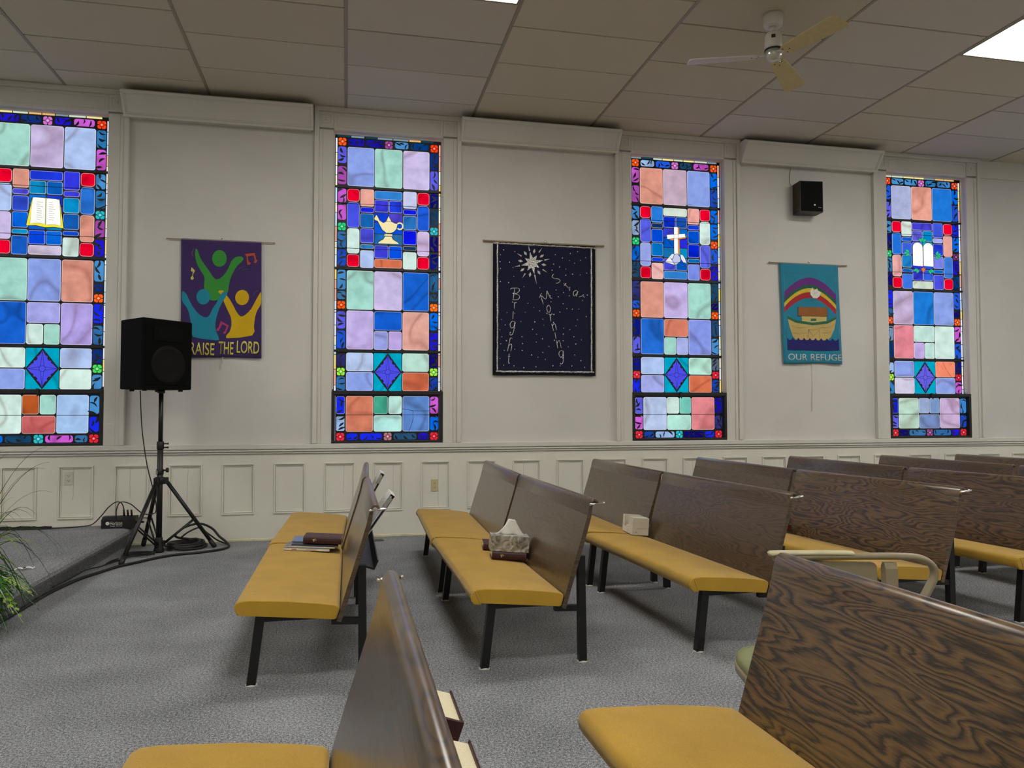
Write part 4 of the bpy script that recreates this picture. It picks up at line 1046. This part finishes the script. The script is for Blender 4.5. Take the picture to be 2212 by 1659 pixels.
# star
cx, cy = 575, 338
P = []
for i in range(16):
    a = math.radians(-102+i*22.5); r_ = (118 if i % 4 == 0 else 92) if i % 2 == 0 else 48
    P.append((cx+r_*math.cos(a), cy+r_*math.sin(a)*1.05))
b.shape('star', q2(*P), M_gl, 0, 1)
M_sil = plain('silver_foil', (206, 202, 190), .3, .2, vary=.1, scale=80)
for i in range(8):
    a = math.radians(-80+i*45); ca, sa = math.cos(a), math.sin(a)
    b.shape('star_diamond', q2(*[(cx+ca*r_-sa*w_, cy+sa*r_+ca*w_) for r_, w_ in ((98, 0), (124, 14), (152, 0), (124, -14))]), M_sil, 0, 1)
    a = math.radians(-102+i*45); ca, sa = math.cos(a), math.sin(a); lo_, hi_ = (130, 232) if i == 4 else (132, 190)
    b.shape('star_ray', q2(*[(cx+ca*r_-sa*w_, cy+sa*r_+ca*w_) for r_, w_ in ((lo_, -7), (lo_, 7), (hi_, 0))]), M_sil, 0, 1)
# hand drawn letters as silver cord, units of letter height: x right, y down, box 0..1
ST = {
 'B': [[(.05,.02),(.75,.0),(.95,.18),(.70,.42),(.35,.48)], [(.35,.48),(.85,.58),(1.0,.8),(.75,1.0),(.2,1.0)], [(.42,.02),(.30,1.0)], [(.05,.02),(-.05,.12)]],
 'r': [[(.2,.0),(.45,.1),(.42,1.0)], [(.42,.35),(.65,.08),(.95,.02)]], 'i': [[(.5,.0),(.48,1.0)]],
 'g': [[(.9,.05),(.4,.0),(.1,.22),(.35,.48),(.75,.40),(.9,.05),(.85,.55),(.7,.9),(.35,1.0),(.2,.9)]],
 'h': [[(.95,.05),(.55,.0),(.42,.2),(.15,1.0)], [(.3,.62),(.65,.45),(.9,.58),(.8,1.0)]],
 't': [[(.5,.0),(.45,.85),(.6,1.0),(.8,.95)], [(.15,.28),(.85,.25)]],
 'M': [[(.1,.28),(.0,.45)], [(.1,.2),(.28,1.0)], [(.1,.2),(.55,.62),(.72,.0)], [(.72,.0),(.95,.55),(1.1,.62)]],
 'o': [[(.5,.0),(.15,.25),(.2,.8),(.55,1.0),(.9,.7),(.85,.2),(.5,.0)]],
 'n': [[(.2,.0),(.3,1.0)], [(.27,.4),(.55,.1),(.85,.15),(.95,1.0)]],
 'S': [[(.3,.05),(.02,.22),(.2,.45),(.75,.62),(.95,.85),(.6,1.0),(.3,.95)]],
 'a': [[(.95,.1),(.45,.0),(.1,.35),(.25,.85),(.65,.9),(.95,.1)], [(.95,.1),(1.0,.95)]]}
def word(name, L):
    m = MB()
    for ch, x, y, w_, h_, rot in L:
        ca, sa = math.cos(math.radians(rot)), math.sin(math.radians(rot))
        for st in ST[ch]:
            pts = spline([((a-.5)*w_, (c-.5)*h_, 0) for a, c in st], 4)
            b.stroke(m, q2(*[(x+p[0]*ca-p[1]*sa, y+p[0]*sa+p[1]*ca) for p in pts]), .0175, 1)
    m.build(name, M_gl, b.t)
word('lettering_bright', [('B',398,662,95,122,3),('r',392,785,48,72,2),('i',376,885,20,80,4),('g',366,1020,62,145,6),('h',343,1190,54,138,4),('t',334,1335,34,100,3)])
word('lettering_morning', [('M',712,708,120,135,-6),('o',748,828,48,75,-4),('r',770,922,52,78,-8),('n',804,1022,52,78,-10),('i',822,1115,18,68,-10),('n',852,1205,54,84,-8),('g',884,1345,58,142,-4)])
word('lettering_star', [('S',828,505,78,108,-14),('t',938,588,48,84,-48),('a',1030,670,48,64,20),('r',1098,705,52,52,68)])
m = MB(); r_ = random.Random(9); k = 0; placed = []
while k < 105:
    u, v = r_.uniform(.06, .94), r_.uniform(.05, .95)
    if abs(u-.375) < .16 and v < .33: continue
    if any((u-a)**2+((v-c)*1.25)**2 < .003 for a, c in placed): continue
    placed.append((u, v)); p = b.P(u, v, .001); s_ = r_.uniform(.0038, .0062)
    m.lathe([(s_, 0), (s_*.8, .0015), (s_*.3, .0022)], 8, T(*p) @ R(PI/2, 'X')); k += 1
so = m.build('sequin_dots', plain('white_sequin', (232, 232, 226), .3), b.t)
b.rod(.090, (150, 128, 96), .008)
m = MB(); m.lathe([(.001, -.016), (.012, -.010), (.016, 0), (.012, .010), (.001, .016)], 12, T(.0, -.03, .005)); m.lathe([(.001, -.009), (.009, 0), (.001, .009)], 10, T(-.05, -.028, -.002)); m.lathe([(.001, -.009), (.009, 0), (.001, .009)], 10, T(.05, -.028, -.006)); m.build('silver_bow', M_chrome, b.t)

# blue ark banner
b = Banner('banner', 'turquoise banner with a boat and rainbow under the wall speaker', 4.548, 2.796, .710, 1.090, .034, (36, 130, 158), .004)
q3 = lambda *L: [((x-185-20*((y-637)/665))/390, (y-637)/665) for x, y in L]
def arc_band(r0, r1, mat, nm, lay):
    cx_, cy_ = 386, 1000; P = []
    rx = lambda r: r*.86
    A = [math.radians(d) for d in range(-162, -17, 6)]
    o = [(cx_+rx(r1)*math.cos(a), cy_+r1*math.sin(a)*.95) for a in A]; i_ = [(cx_+rx(r0)*math.cos(a), cy_+r0*math.sin(a)*.95) for a in A[::-1]]
    return [(min(max(x, 212+max(0, (y-800))*.03), 560), y) for x, y in o+i_]
sil = lambda nm, rgb: fabric_mat(nm, rgb, .12, 90, .4, .2)
arcs = [(236, 286, (104, 40, 128)), (214, 240, (30, 92, 70)), (188, 216, (212, 186, 54)), (150, 190, (172, 36, 48))]
for i, (r0, r1, c) in enumerate(arcs):
    X0, X1 = 213, 559; P = []
    def yy(x, r): 
        t = (x-384)/ (X1-384+8); return 1016-r+ (118*abs(t)**1.85)
    n = 24
    o = [(X0+(X1-X0)*k/n, yy(X0+(X1-X0)*k/n, r1)) for k in range(n+1)]; d_ = [(X0+(X1-X0)*k/n, yy(X0+(X1-X0)*k/n, r0)) for k in range(n+1)][::-1]
    b.shape('rainbow_band', q3(*(o+d_)), sil('rainbow_%d' % i, c), 0, 0)
b.shape('hull', q3((235,1005),(290,1030),(400,1045),(500,1030),(557,1000),(545,1070),(520,1125),(480,1160),(300,1160),(268,1125),(245,1060)), sil('hull_satin', (196, 170, 104)), 0, 1)
b.shape('hull_rim', q3((233,992),(290,1016),(400,1030),(500,1016),(558,988),(556,1004),(500,1034),(400,1048),(290,1034),(236,1010)), sil('rim_satin', (40, 104, 70)), 0, 2)
b.shape('cabin', q3((328,985),(495,985),(492,1022),(400,1034),(330,1025)), sil('cabin_satin', (206, 182, 112)), 0, 1)
b.shape('cabin_roof', q3((308,928),(495,926),(498,986),(304,988)), sil('roof_satin', (150, 92, 44)), 0, 3)
b.shape('cabin_window', q3((388,1004),(424,1002),(424,1018),(388,1020)), sil('window_satin', (46, 106, 80)), 0, 2)
wv = [(230, 1136)] 
for k in range(9): wv += [(230+k*38, 1136), (240+k*38, 1148), (256+k*38, 1146), (264+k*38, 1134)]
wv = [p for p in wv if p[0] < 572]+[(572, 1138), (574, 1212), (232, 1214)]
b.shape('sea', q3(*wv), sil('sea_satin', (26, 24, 104)), 0, 3)
b.shape('dove', q3((385,820),(402,796),(412,818),(432,802),(438,818),(458,826),(448,852),(430,868),(405,866),(388,845)), sil('dove_white', (232, 228, 214)), 0, 3)
m = MB()
for L in (((300,930),(496,926),(499,987),(302,989),(300,930)), ((368,1135),(368,1078),(446,1076),(446,1135)), ((368,1078),(404,1120),(446,1076)), ((250,1050),(310,1068),(360,1062)), ((445,1062),(500,1062),(545,1042)), ((262,1098),(310,1108),(355,1100)), ((470,1098),(520,1090)), ((396,866),(388,876),(398,888),(408,880),(396,866)), ((402,796),(412,840),(432,802)), ((412,840),(438,818))):
    b.stroke(m, q3(*L), .0028, 4)
m.build('dark_stitching', plain('brown_thread', (76, 60, 40), .8), b.t)
m = MB()
b.stroke(m, q3((211,703),(556,712),(574,1214),(232,1216),(211,703)), .004, 1); b.stroke(m, q3(*wv[:-2]), .004, 5)
m.build('pale_piping', plain('pale_piping', (140, 190, 186), .6), b.t)
for tx, xc, wd in (('OUR', 298, 126), ('REFUGE', 488, 206)):
    u, v = q3((xc, 1260))[0]; p = b.P(u, v, .001)
    b.text(tx, 'lettering', plain('silver_letter', (200, 204, 198), .5), p[0], p[2], wd/390*.71, 42/665*1.09, -.005, .002, .004)
b.rod(.112, (150, 134, 108), .006)
t = thing('pull_cord', 'thin white cord hanging below the turquoise banner', 'cord', (4.93, WY, 1.19))
m = MB(); m.tube([(.006, -.012, .512), (.004, -.008, .3), (-.002, -.006, .1), (-.004, -.006, .004)], .0028, 6); m.lathe([(.004, 0), (.005, .012), (.003, .02)], 8, T(-.004, -.006, 0)); m.build('cord', plain('white_cord', (214, 208, 192), .7), t)

# ------------------------------------------------------------------ small wall speaker
t = thing('wall_speaker', 'small dark walnut speaker high on the wall over the turquoise banner', 'speaker', (4.86, WY, 3.318), -.10)
M_wal = wood_mat('walnut_veneer', (50, 33, 24), (42, 28, 20), (30, 21, 16), rings=6, coat=.05, rough=.5)
m = MB(); m.box(-.130, .130, -.185, -.02, 0, .335, bev=.003, seg=1); m.build('cabinet', M_wal, t)
m = MB(); m.box(-.122, .122, -.193, -.184, .008, .327, bev=.004); gr = m.build('grille', fabric_mat('grille_cloth', (16, 16, 17), .2, 700, .95, 0), t)
m = MB(); m.lathe([(.010, 0), (.010, .003)], 14, T(.03, -.193, .075) @ R(PI/2, 'X')); m.box(.07, .105, -.1945, -.193, .045, .049); m.build('badge', plain('dull_badge', (90, 88, 84), .3, .6), gr)
m = MB(); m.box(-.05, .05, -.02, .012, .1, .22); m.build('bracket', M_black, t)
t2 = tag(MB().tube(spline([(4.745, WY-.05, 3.60), (4.70, WY-.010, 3.66), (4.695, WY-.006, 3.74), (4.715, WY-.006, 3.86)], 8), .0028, 6).build('speaker_wire', plain('wire_grey', (128, 122, 110), .6)), 'thin wire running up the wall from the small walnut speaker', 'wire')

# ------------------------------------------------------------------ tripod stand and loudspeaker
TX, TY = -1.545, 6.985
t = thing('speaker_stand', 'black tripod stand holding up the big loudspeaker', 'speaker stand', (TX, TY, 0))
m = MB(); m.tube([(0, 0, .90), (0, 0, 1.344)], .0185, 16); m.build('upper_pole', M_black, t)
m = MB(); m.tube([(0, 0, .012), (0, 0, .93)], .0235, 16); m.build('lower_pole', M_black, t)
m = MB(); m.lathe([(.026, .868), (.029, .875), (.029, .93), (.025, .936)], 18)
for z in (.917, .885): m.tube([(.02, -.005, z), (.058, -.012, z), (.066, -.013, z)], [.006, .006, .010], 8)
m.build('collar', M_blackp, t)
m = MB(); m.lathe([(.026, .655), (.030, .66), (.030, .70), (.026, .704)], 18); m.tube([(.02, -.008, .69), (.055, -.016, .694)], .008, 8); m.lathe([(.018, -.01), (.021, 0), (.018, .010)], 10, T(.062, -.018, .694) @ R(PI/2, 'Y'))
cl = m.build('clamp', M_blackp, t); m = MB(); m.box(-.028, -.012, -.031, -.029, .662, .69); m.build('paper_tag', plain('grey_tag', (150, 148, 144), .6), cl)
m = MB(); m.lathe([(.030, .575), (.042, .585), (.042, .625), (.034, .635)], 20)
ends = [(-1.129-TX, 7.134-TY), (-1.694-TX, 6.453-TY), (-1.749-TX, 7.342-TY)]
for ex, ey in ends:
    a = math.atan2(ey, ex); m.box(.02, .066, -.022, .022, .575, .632, M=R(a, 'Z'), bev=.004)
m.build('leg_hub', M_blackp, t)
m = MB(); m.lathe([(.036, .0), (.044, .006), (.040, .03), (.030, .06), (.030, .12), (.026, .13)], 18)
for ex, ey in ends:
    a = math.atan2(ey, ex); m.box(.02, .05, -.014, .014, .05, .10, M=R(a, 'Z'), bev=.003)
m.build('base_boss', M_blackp, t)
for ex, ey in ends:
    d = math.hypot(ex, ey); ux, uy = ex/d, ey/d; px_, py_ = -uy, ux
    top = Vector((ux*.052, uy*.052, .600)); bot = Vector((ex, ey, .020))
    m = MB(); m.tube([top, bot], .0165, 12); lg = m.build('leg', M_black, t)
    m = MB(); dr = (bot-top).normalized(); m.tube([bot-dr*.06, bot+dr*.005, Vector((ex+ux*.006, ey+uy*.006, .006))], [.0195, .0215, .018], 12); m.build('rubber_foot', M_blackp, lg)
    mid = top.lerp(bot, .58)
    m = MB()
    for s_ in (-1, 1):
        o_ = Vector((px_, py_, 0))*.016*s_
        m.tube([mid+o_, Vector((ux*.042, uy*.042, .075))+o_], .0075, 6)
    m.build('brace', M_black, t)

t = thing('loudspeaker', 'large black trapezoid loudspeaker on top of the tripod stand', 'loudspeaker', (TX-.062, TY+.01, 1.375), .84)
Wf, Wb, Dp, Hh = .475, .385, .36, .585
m = MB(); m.prism([(-Wf/2, -Dp*.5), (Wf/2, -Dp*.5), (Wb/2, Dp*.5), (-Wb/2, Dp*.5)], 0, Hh, 'z')
bmesh.ops.bevel(m.bm, geom=list(m.bm.edges), offset=.012, segments=3, profile=.5, affect='EDGES')
M_tolex = plain('black_carpet_cover', (8, 8, 9), .9, vary=.3, scale=120, bump=.4, bscale=350, spec=.15)
m.build('cabinet', M_tolex, t)
m = MB(); m.box(-Wf/2+.03, Wf/2-.03, -Dp*.5-.006, -Dp*.5+.004, .035, Hh-.035, bev=.004); gl = m.build('grille', plain('speaker_grille', (6, 6, 6), .9, vary=.3, scale=300, bump=.5, bscale=500, spec=.15), t)
m = MB(); m.lathe([(.165, 0), (.16, .006), (.13, .009), (.125, .007), (.06, .010), (.03, .014), (.001, .016)], 32, T(.0, -Dp*.5-.005, .205) @ R(PI/2, 'X')); m.build('woofer', plain('cone_paper', (9, 9, 9), .7, spec=.2), gl)
m = MB(); m.box(-.14, .14, -Dp*.5-.010, -Dp*.5-.005, .40, .52, bev=.004); m.box(-.11, .11, -Dp*.5-.012, -Dp*.5-.008, .42, .50, bev=.003); m.build('horn', plain('horn_black', (6, 6, 6), .8, spec=.15), gl)
for i, (x, y) in enumerate(((-.17, -.12), (.17, -.12), (-.12, .12), (.12, .12))):
    m = MB(); m.lathe([(.016, -.016), (.020, -.014), (.020, 0), (.018, .002)], 14, T(x, y, 0)); m.build('foot', M_blackp, t)
m = MB(); m.lathe([(.028, -.03), (.030, -.028), (.030, .0)], 16, T(.034, -.053, 0)); m.build('pole_socket', M_blackp, t)
# cable from the speaker down to the box
pts = [(-1.722, 7.03, 1.368), (-1.705, 7.02, 1.10), (-1.685, 7.02, .92), (-1.655, 7.03, .72), (-1.62, 7.04, .57), (-1.59, 7.05, .42), (-1.588, 7.06, .345), (-1.612, 7.06, .318)]
tag(MB().tube(spline(pts+[(-1.70, 7.08, .322), (-1.80, 7.10, .40), (-1.885, 7.13, .415), (-1.925, 7.16, .355), (-1.930, 7.17, .268)], 8), .0045, 8).build('speaker_cable', M_blackp), 'thin black cable hanging from the loudspeaker to the stage box', 'cable')

# stage connection box
t = thing('stage_box', 'black stage connection box with white lettering on the platform edge', 'stage box', (-2.055, 7.195, .183), .02)
m = MB(); m.prism([(0, 0), (0, .075), (.045, .098), (.115, .098), (.115, 0)], 0, .27, 'x'); m.build('body', M_blackp, t)
pr_w = plain('white_print', (222, 222, 216), .5)
text_obj('Horizon', 'lettering', pr_w, t, T(.118, -.0005, .046), width=.098, height=.030, extrude=.0004)
text_obj('Stage Series', 'lettering', pr_w, t, T(.118, -.0005, .021), width=.095, height=.013, extrude=.0004)
m = MB(); m.lathe([(.015, 0), (.015, .001)], 20, T(.05, -.0005, .045) @ R(PI/2, 'X')); m.build('globe_mark', pr_w, t)
for i, x in enumerate((.165, .195, .225)):
    m = MB(); m.tube([(x, .07, .095), (x-.004, .066, .15)], [.009, .008], 10); m.build('plug', M_blackp, t)
m = MB(); m.tube([(.268, .03, .045), (.31, .02, .048), (.335, .02, .046)], [.010, .011, .008], 10); m.build('plug', M_blackp, t)
tag(MB().tube(spline([(-1.893, 7.262, .335), (-1.905, 7.24, .39), (-1.95, 7.25, .405), (-2.02, 7.28, .36), (-2.09, 7.32, .28), (-2.17, 7.35, .205), (-2.26, 7.34, .190), (-2.40, 7.29, .189), (-2.62, 7.265, .189), (-2.9, 7.26, .189), (-3.2, 7.26, .189)], 8), .0045, 8).build('stage_cable', M_blackp), 'black cable leaving the stage box along the wall over the platform', 'cable')
t = thing('black_mat', 'crumpled black cloth lying on the platform against the wall', 'cloth', (-2.86, 7.33, .183))
m = MB(); V = []
r_ = random.Random(4)
for i in range(29):
    row = []
    for j in range(7):
        x = -.42+.80*i/28; y = -.055+.12*j/6*(1-.75*max(0, (i-14)/14)); 
        row.append(m.bm.verts.new((x, y+.03, .004+.016*abs(math.sin(i*.9+j))*math.sin(PI*j/6)+r_.uniform(0, .004))))
    V.append(row)
for i in range(28):
    for j in range(6): q_ = m.bm.faces.new((V[i][j], V[i+1][j], V[i+1][j+1], V[i][j+1])); q_.smooth = True
mm = m.build('cloth', plain('black_cloth', (14, 14, 15), .9), t); so = mm.modifiers.new('thick', 'SOLIDIFY'); so.thickness = .002

# coiled snake cable on the floor by the tripod, running along the platform
m = MB(); P = []
r_ = random.Random(21)
for i in range(76):
    a = i/12*2*PI; k = i/76
    rx, ry = .135-.03*math.sin(i*.37), .15-.03*math.sin(i*.53+1)
    P.append((-1.365+rx*math.cos(a)+.012*math.sin(i*.21), 7.165+ry*math.sin(a), .012+.044*k+.006*math.sin(a*2)))
P += [(-1.46, 7.20, .10), (-1.40, 7.25, .165), (-1.28, 7.30, .190), (-1.17, 7.27, .150), (-1.10, 7.22, .085), (-1.045, 7.21, .040), (-1.000, 7.10, .014), (-1.05, 6.96, .012), (-1.20, 6.85, .012), (-1.38, 6.78, .012), (-1.50, 6.66, .012), (-1.60, 6.50, .012), (-1.69, 6.37, .012), (-1.76, 6.18, .012), (-1.83, 5.95, .013), (-1.868, 5.68, .013), (-1.885, 5.45, .013), (-1.884, 5.2, .013), (-1.888, 4.8, .013), (-1.888, 4.2, .013)]
m.tube(spline(P, 4), .0105, 8); snake = m.build('snake_cable', plain('snake_jacket', (24, 24, 24), .5)); tag(snake, 'thick black cable coiled beside the tripod and trailing along the platform', 'cable')
m = MB(); P = []
for i in range(30):
    a = i/10*2*PI; P.append((-1.665+.115*math.cos(a)+.012*math.sin(i), 6.84+.085*math.sin(a)+.01*math.cos(i*.7), .008+.0008*i))
P += [(-1.74, 6.74, .010), (-1.76, 6.64, .010), (-1.79, 6.56, .010), (-1.815, 6.50, .010), (-1.81, 6.60, .012), (-1.78, 6.70, .012), (-1.82, 6.40, .012), (-1.855, 6.15, .034), (-1.868, 5.8, .034), (-1.882, 5.6, .034)]
m.tube(spline(P, 5), .0045, 6); tag(m.build('thin_cable', M_blackp), 'thin black cable looped around the tripod leg nearest the platform', 'cable')
m = MB(); P = [(-1.40, 7.14, .096), (-1.35, 7.20, .135), (-1.265, 7.235, .165), (-1.215, 7.235, .125), (-1.17, 7.25, .085), (-1.125, 7.27, .045), (-1.06, 7.27, .014), (-1.02, 7.23, .012)]
m.tube(spline(P, 6), .007, 8); tag(m.build('short_cable', M_blackp), 'short black cable arching over the coil right of the tripod', 'cable')

# paper scrap
t = thing('paper_scrap', 'small curled white paper scrap lying on the carpeted platform', 'paper', (-2.0, 5.455, .183), .3)
m = MB(); V = []
for i in range(11):
    x = -.055+.11*i/10; z = .003+.010*abs(math.sin(i*.7)); V.append((m.bm.verts.new((x, -.010, z)), m.bm.verts.new((x, .012, z+.003))))
for a_, b_ in zip(V, V[1:]): m.bm.faces.new((a_[0], b_[0], b_[1], a_[1]))
pm = m.build('strip', plain('scrap_white', (230, 230, 226), .7), t); so = pm.modifiers.new('thick', 'SOLIDIFY'); so.thickness = .0012
m = MB(); m.lathe([(.012, 0), (.009, .008), (.002, .012)], 8, T(.0, .004, .004)); m.build('dark_bit', M_blackp, t)

# ------------------------------------------------------------------ plant at the platform edge
t = thing('potted_plant', 'leafy green plant of long grass blades and fern fronds at the left edge', 'plant', (-2.01, 4.64, .183))
m = MB(); m.lathe([(.085, 0), (.10, .01), (.125, .15), (.13, .155), (.118, .155), (.11, .13), (.001, .13)], 20); m.build('pot', plain('brown_wicker', (96, 70, 44), .7, vary=.3, scale=60, bump=.5), t)
r_ = random.Random(12)
def grass_mat():
    k = NT('grass_blade'); a = k.node('ShaderNodeVertexColor', layer_name='Col'); k.link(a.outputs[0], k.p.inputs['Base Color']); k.p.inputs['Roughness'].default_value = .75; k.p.inputs['Specular IOR Level'].default_value = .15; return k.m
M_blade = grass_mat()
def blade(m, base, ang, L, rise, droop, w_, c0, c1):
    n = 12; ux, uy = math.cos(ang), math.sin(ang); prev = None
    for i in range(n+1):
        s_ = i/n; h = L*s_; z = base[2]+rise*math.sin(min(1, s_*1.0)*PI*.5)*1.0-droop*s_**2.6
        ww = w_*(1-s_)**.7*(0.6+.4*min(1, s_*5))+.0004
        cx_, cy_ = base[0]+ux*h, base[1]+uy*h
        a_ = m.bm.verts.new((cx_-uy*ww, cy_+ux*ww, z)); b_ = m.bm.verts.new((cx_+uy*ww, cy_-ux*ww, z+.15*ww)); c_ = m.bm.verts.new((cx_, cy_, z+ww*.5+.0005))
        if prev:
            for q_ in ((prev[0], a_, c_, prev[2]), (prev[2], c_, b_, prev[1]), (prev[0], prev[1], b_, a_)):
                f_ = m.bm.faces.new(q_); f_.smooth = True
                for l in f_.loops:
                    k = s_**1.2; l[m.cl] = tuple(c0[j]*(1-k)+c1[j]*k for j in range(3))+(1,)
        prev = (a_, b_, c_)
m = MB()
G0, G1_, DK = lin((150, 190, 60)), lin((70, 104, 40)), lin((26, 36, 24))
for i in range(130):
    a = r_.uniform(0, 2*PI); L = r_.uniform(.18, .5); st = r_.random()
    if math.cos(a) > .2 and L > .33 and r_.random() < .5: L *= .7
    blade(m, (r_.uniform(-.05, .05), r_.uniform(-.05, .05), .13), a, L*(.45 if st < .5 else 1), r_.uniform(.38, .68) if st < .5 else r_.uniform(.25, .45), 0 if st < .5 else r_.uniform(.1, .42), r_.uniform(.006, .011), G0 if r_.random() < .5 else G1_, DK if r_.random() < .75 else G0)
# long arching blades out over the carpet
for a, L, ri, dr in ((.25, .42, .50, .08), (.1, .48, .42, .34), (-.25, .52, .36, .42), (-.5, .45, .30, .40), (.5, .38, .60, .05), (-.1, .44, .60, .0), (.0, .40, .66, -.02), (.3, .50, .40, .35), (-.7, .42, .26, .45)):
    blade(m, (0, 0, .13), a, L, ri, dr, .0058, G1_, DK)
g_ = m.build('grass_blades', M_blade, t)
m = MB()
F0, F1 = lin((58, 104, 42)), lin((136, 172, 58))
for k in range(54):
    a = r_.uniform(-2.0, 1.2); L = r_.uniform(.18, .37); ri = r_.uniform(.0, .12); dr = r_.uniform(.16, .42); n = 16
    ux, uy = math.cos(a), math.sin(a); cc = F1 if r_.random() < .25 else F0
    spine = []
    for i in range(n+1):
        s_ = i/n; spine.append(Vector((ux*L*s_, uy*L*s_, .14+ri*math.sin(s_*PI*.6)-dr*s_**2)))
    m.tube(spine, [.002*(1-i/n)+.0005 for i in range(n+1)], 4)
    for i in range(2, n+1):
        s_ = i/n; lw = .058*math.sin(PI*min(1, .12+s_*.88))**.8+.006
        for sd in (-1, 1):
            d = Vector((-uy*sd+ux*.45, ux*sd+uy*.45, -.25)).normalized(); p0 = spine[i]; tang = (spine[i]-spine[i-1]).normalized()
            pts = [p0-tang*.004, p0+d*lw*.5+tang*.011, p0+d*lw, p0+d*lw*.5-tang*.011]
            v_ = [m.bm.verts.new(p) for p in pts]; v2 = [m.bm.verts.new(p+Vector((0, 0, -.0008))) for p in pts]
            fs = [m.bm.faces.new(v_), m.bm.faces.new(v2[::-1])]+[m.bm.faces.new((v_[j], v2[j], v2[(j+1) % 4], v_[(j+1) % 4])) for j in range(4)]
            jt = r_.uniform(.7, 1.3)
            for f_ in fs:
                for l in f_.loops: l[m.cl] = (cc[0]*jt, cc[1]*jt, cc[2]*jt, 1)
for f_ in m.bm.faces:
    for l in f_.loops:
        if l[m.cl][3] == 0: l[m.cl] = F0
m.build('fern_fronds', M_blade, t)

# ------------------------------------------------------------------ outlets, floor vent
def outlet(label, x, z, rgb, y=WY-.005):
    t = thing('wall_outlet', label, 'outlet', (x, y, z)); mp = plain('outlet_plate_%d' % rgb[2], rgb, .4)
    m = MB(); m.box(-.036, .036, -.006, 0, -.058, .058, bev=.003); m.build('cover_plate', mp, t)
    for s in (-1, 1):
        m = MB(); m.prism(rrect(-.017, .017, s*.021-.014, s*.021+.014, .010), -.008, -.005, 'y'); rc = m.build('receptacle', mp, t)
        m = MB(); m.box(-.009, -.006, -.0086, -.007, s*.021-.002, s*.021+.007); m.box(.006, .009, -.0086, -.007, s*.021-.002, s*.021+.007); m.box(-.003, .003, -.0086, -.007, s*.021-.009, s*.021-.004); m.build('slots', M_black, rc)
    return t
outlet('white painted wall outlet in a panel above the platform', -2.388, .602, (206, 202, 190))
outlet('tan wall outlet in the panel between the first two pew rows', .833, .476, (196, 184, 142))
t = thing('floor_vent', 'dark metal floor register by the wall behind the front pew', 'vent', (.20, 7.21, 0.0))
m = MB(); m.box(-.16, .14, -.055, .055, .001, .006, bev=.002); m.build('frame', plain('brown_register', (84, 80, 74), .5), t)
m = MB()
for i in range(14): m.box(-.145+i*.0195, -.145+i*.0195+.012, -.042, .042, .0055, .0075)
m.build('slots', M_black, t)

# ------------------------------------------------------------------ ceiling fan
t = thing('ceiling_fan', 'white ceiling fan with three yellowed blades', 'ceiling fan', (3.03, 4.975, CEIL+.004))
M_fan = plain('fan_white', (214, 208, 196), .4); M_blade2 = plain('yellowed_blade', (196, 178, 122), .5, vary=.06, scale=30)
m = MB(); m.lathe([(.070, 0), (.072, -.02), (.068, -.075), (.060, -.088), (.030, -.092)], 28); m.build('canopy', M_fan, t)
m = MB(); m.lathe([(.020, -.085), (.028, -.10), (.028, -.115), (.016, -.125), (.014, -.16)], 18); m.build('downrod', M_fan, t)
m = MB(); m.lathe([(.020, -.130), (.048, -.138), (.060, -.160), (.062, -.235), (.058, -.255), (.04, -.262)], 28); mh = m.build('motor_housing', M_fan, t)
m = MB(); m.box(-.014, .014, -.0645, -.060, -.195, -.172, M=R(-.52, 'Z')); m.build('rating_plate', plain('dark_plate', (30, 28, 24), .5), mh)
m = MB(); m.lathe([(.045, -.255), (.064, -.260), (.064, -.268), (.045, -.272)], 28); m.build('flywheel', M_black, t)
m = MB(); m.lathe([(.058, -.270), (.060, -.300), (.052, -.325), (.032, -.340), (.012, -.344)], 28); m.build('hub_cap', plain('brushed_hub', (206, 204, 192), .25, .5), t)
m = MB(); m.tube([(.03, -.02, -.325), (.034, -.023, -.345)], .004, 8); m.lathe([(.002, -.012), (.009, -.004), (.009, .004), (.002, .012)], 10, T(.035, -.024, -.352)); m.build('pull_knob', M_chrome, t)
for a in (163, -77, 43):
    M = R(math.radians(a), 'Z') @ T(0, 0, -.306) @ R(.035, 'Y') @ R(-.20, 'X')
    m = MB(); out = []
    prof_ = [(.10, -.038), (.13, -.054), (.25, -.062), (.42, -.074), (.57, -.082), (.606, -.076), (.615, -.058), (.615, .058), (.606, .076), (.57, .082), (.42, .074), (.25, .062), (.13, .054), (.10, .038)]
    m.prism(prof_, -.004, .004, 'z', M=M); bl = m.build('blade', M_blade2 if a < 100 else plain('pale_blade', (206, 198, 190), .5), t)
    m = MB(); m.box(.05, .135, -.020, .020, .004, .009, M=M, bev=.002); m.build('blade_arm', M_fan, bl)
    m = MB()
    for x, y in ((.115, -.025), (.115, .025), (.155, 0)): m.lathe([(.005, -.0065), (.005, -.004)], 8, M @ T(x, y, 0))
    m.build('screws', M_black, bl)
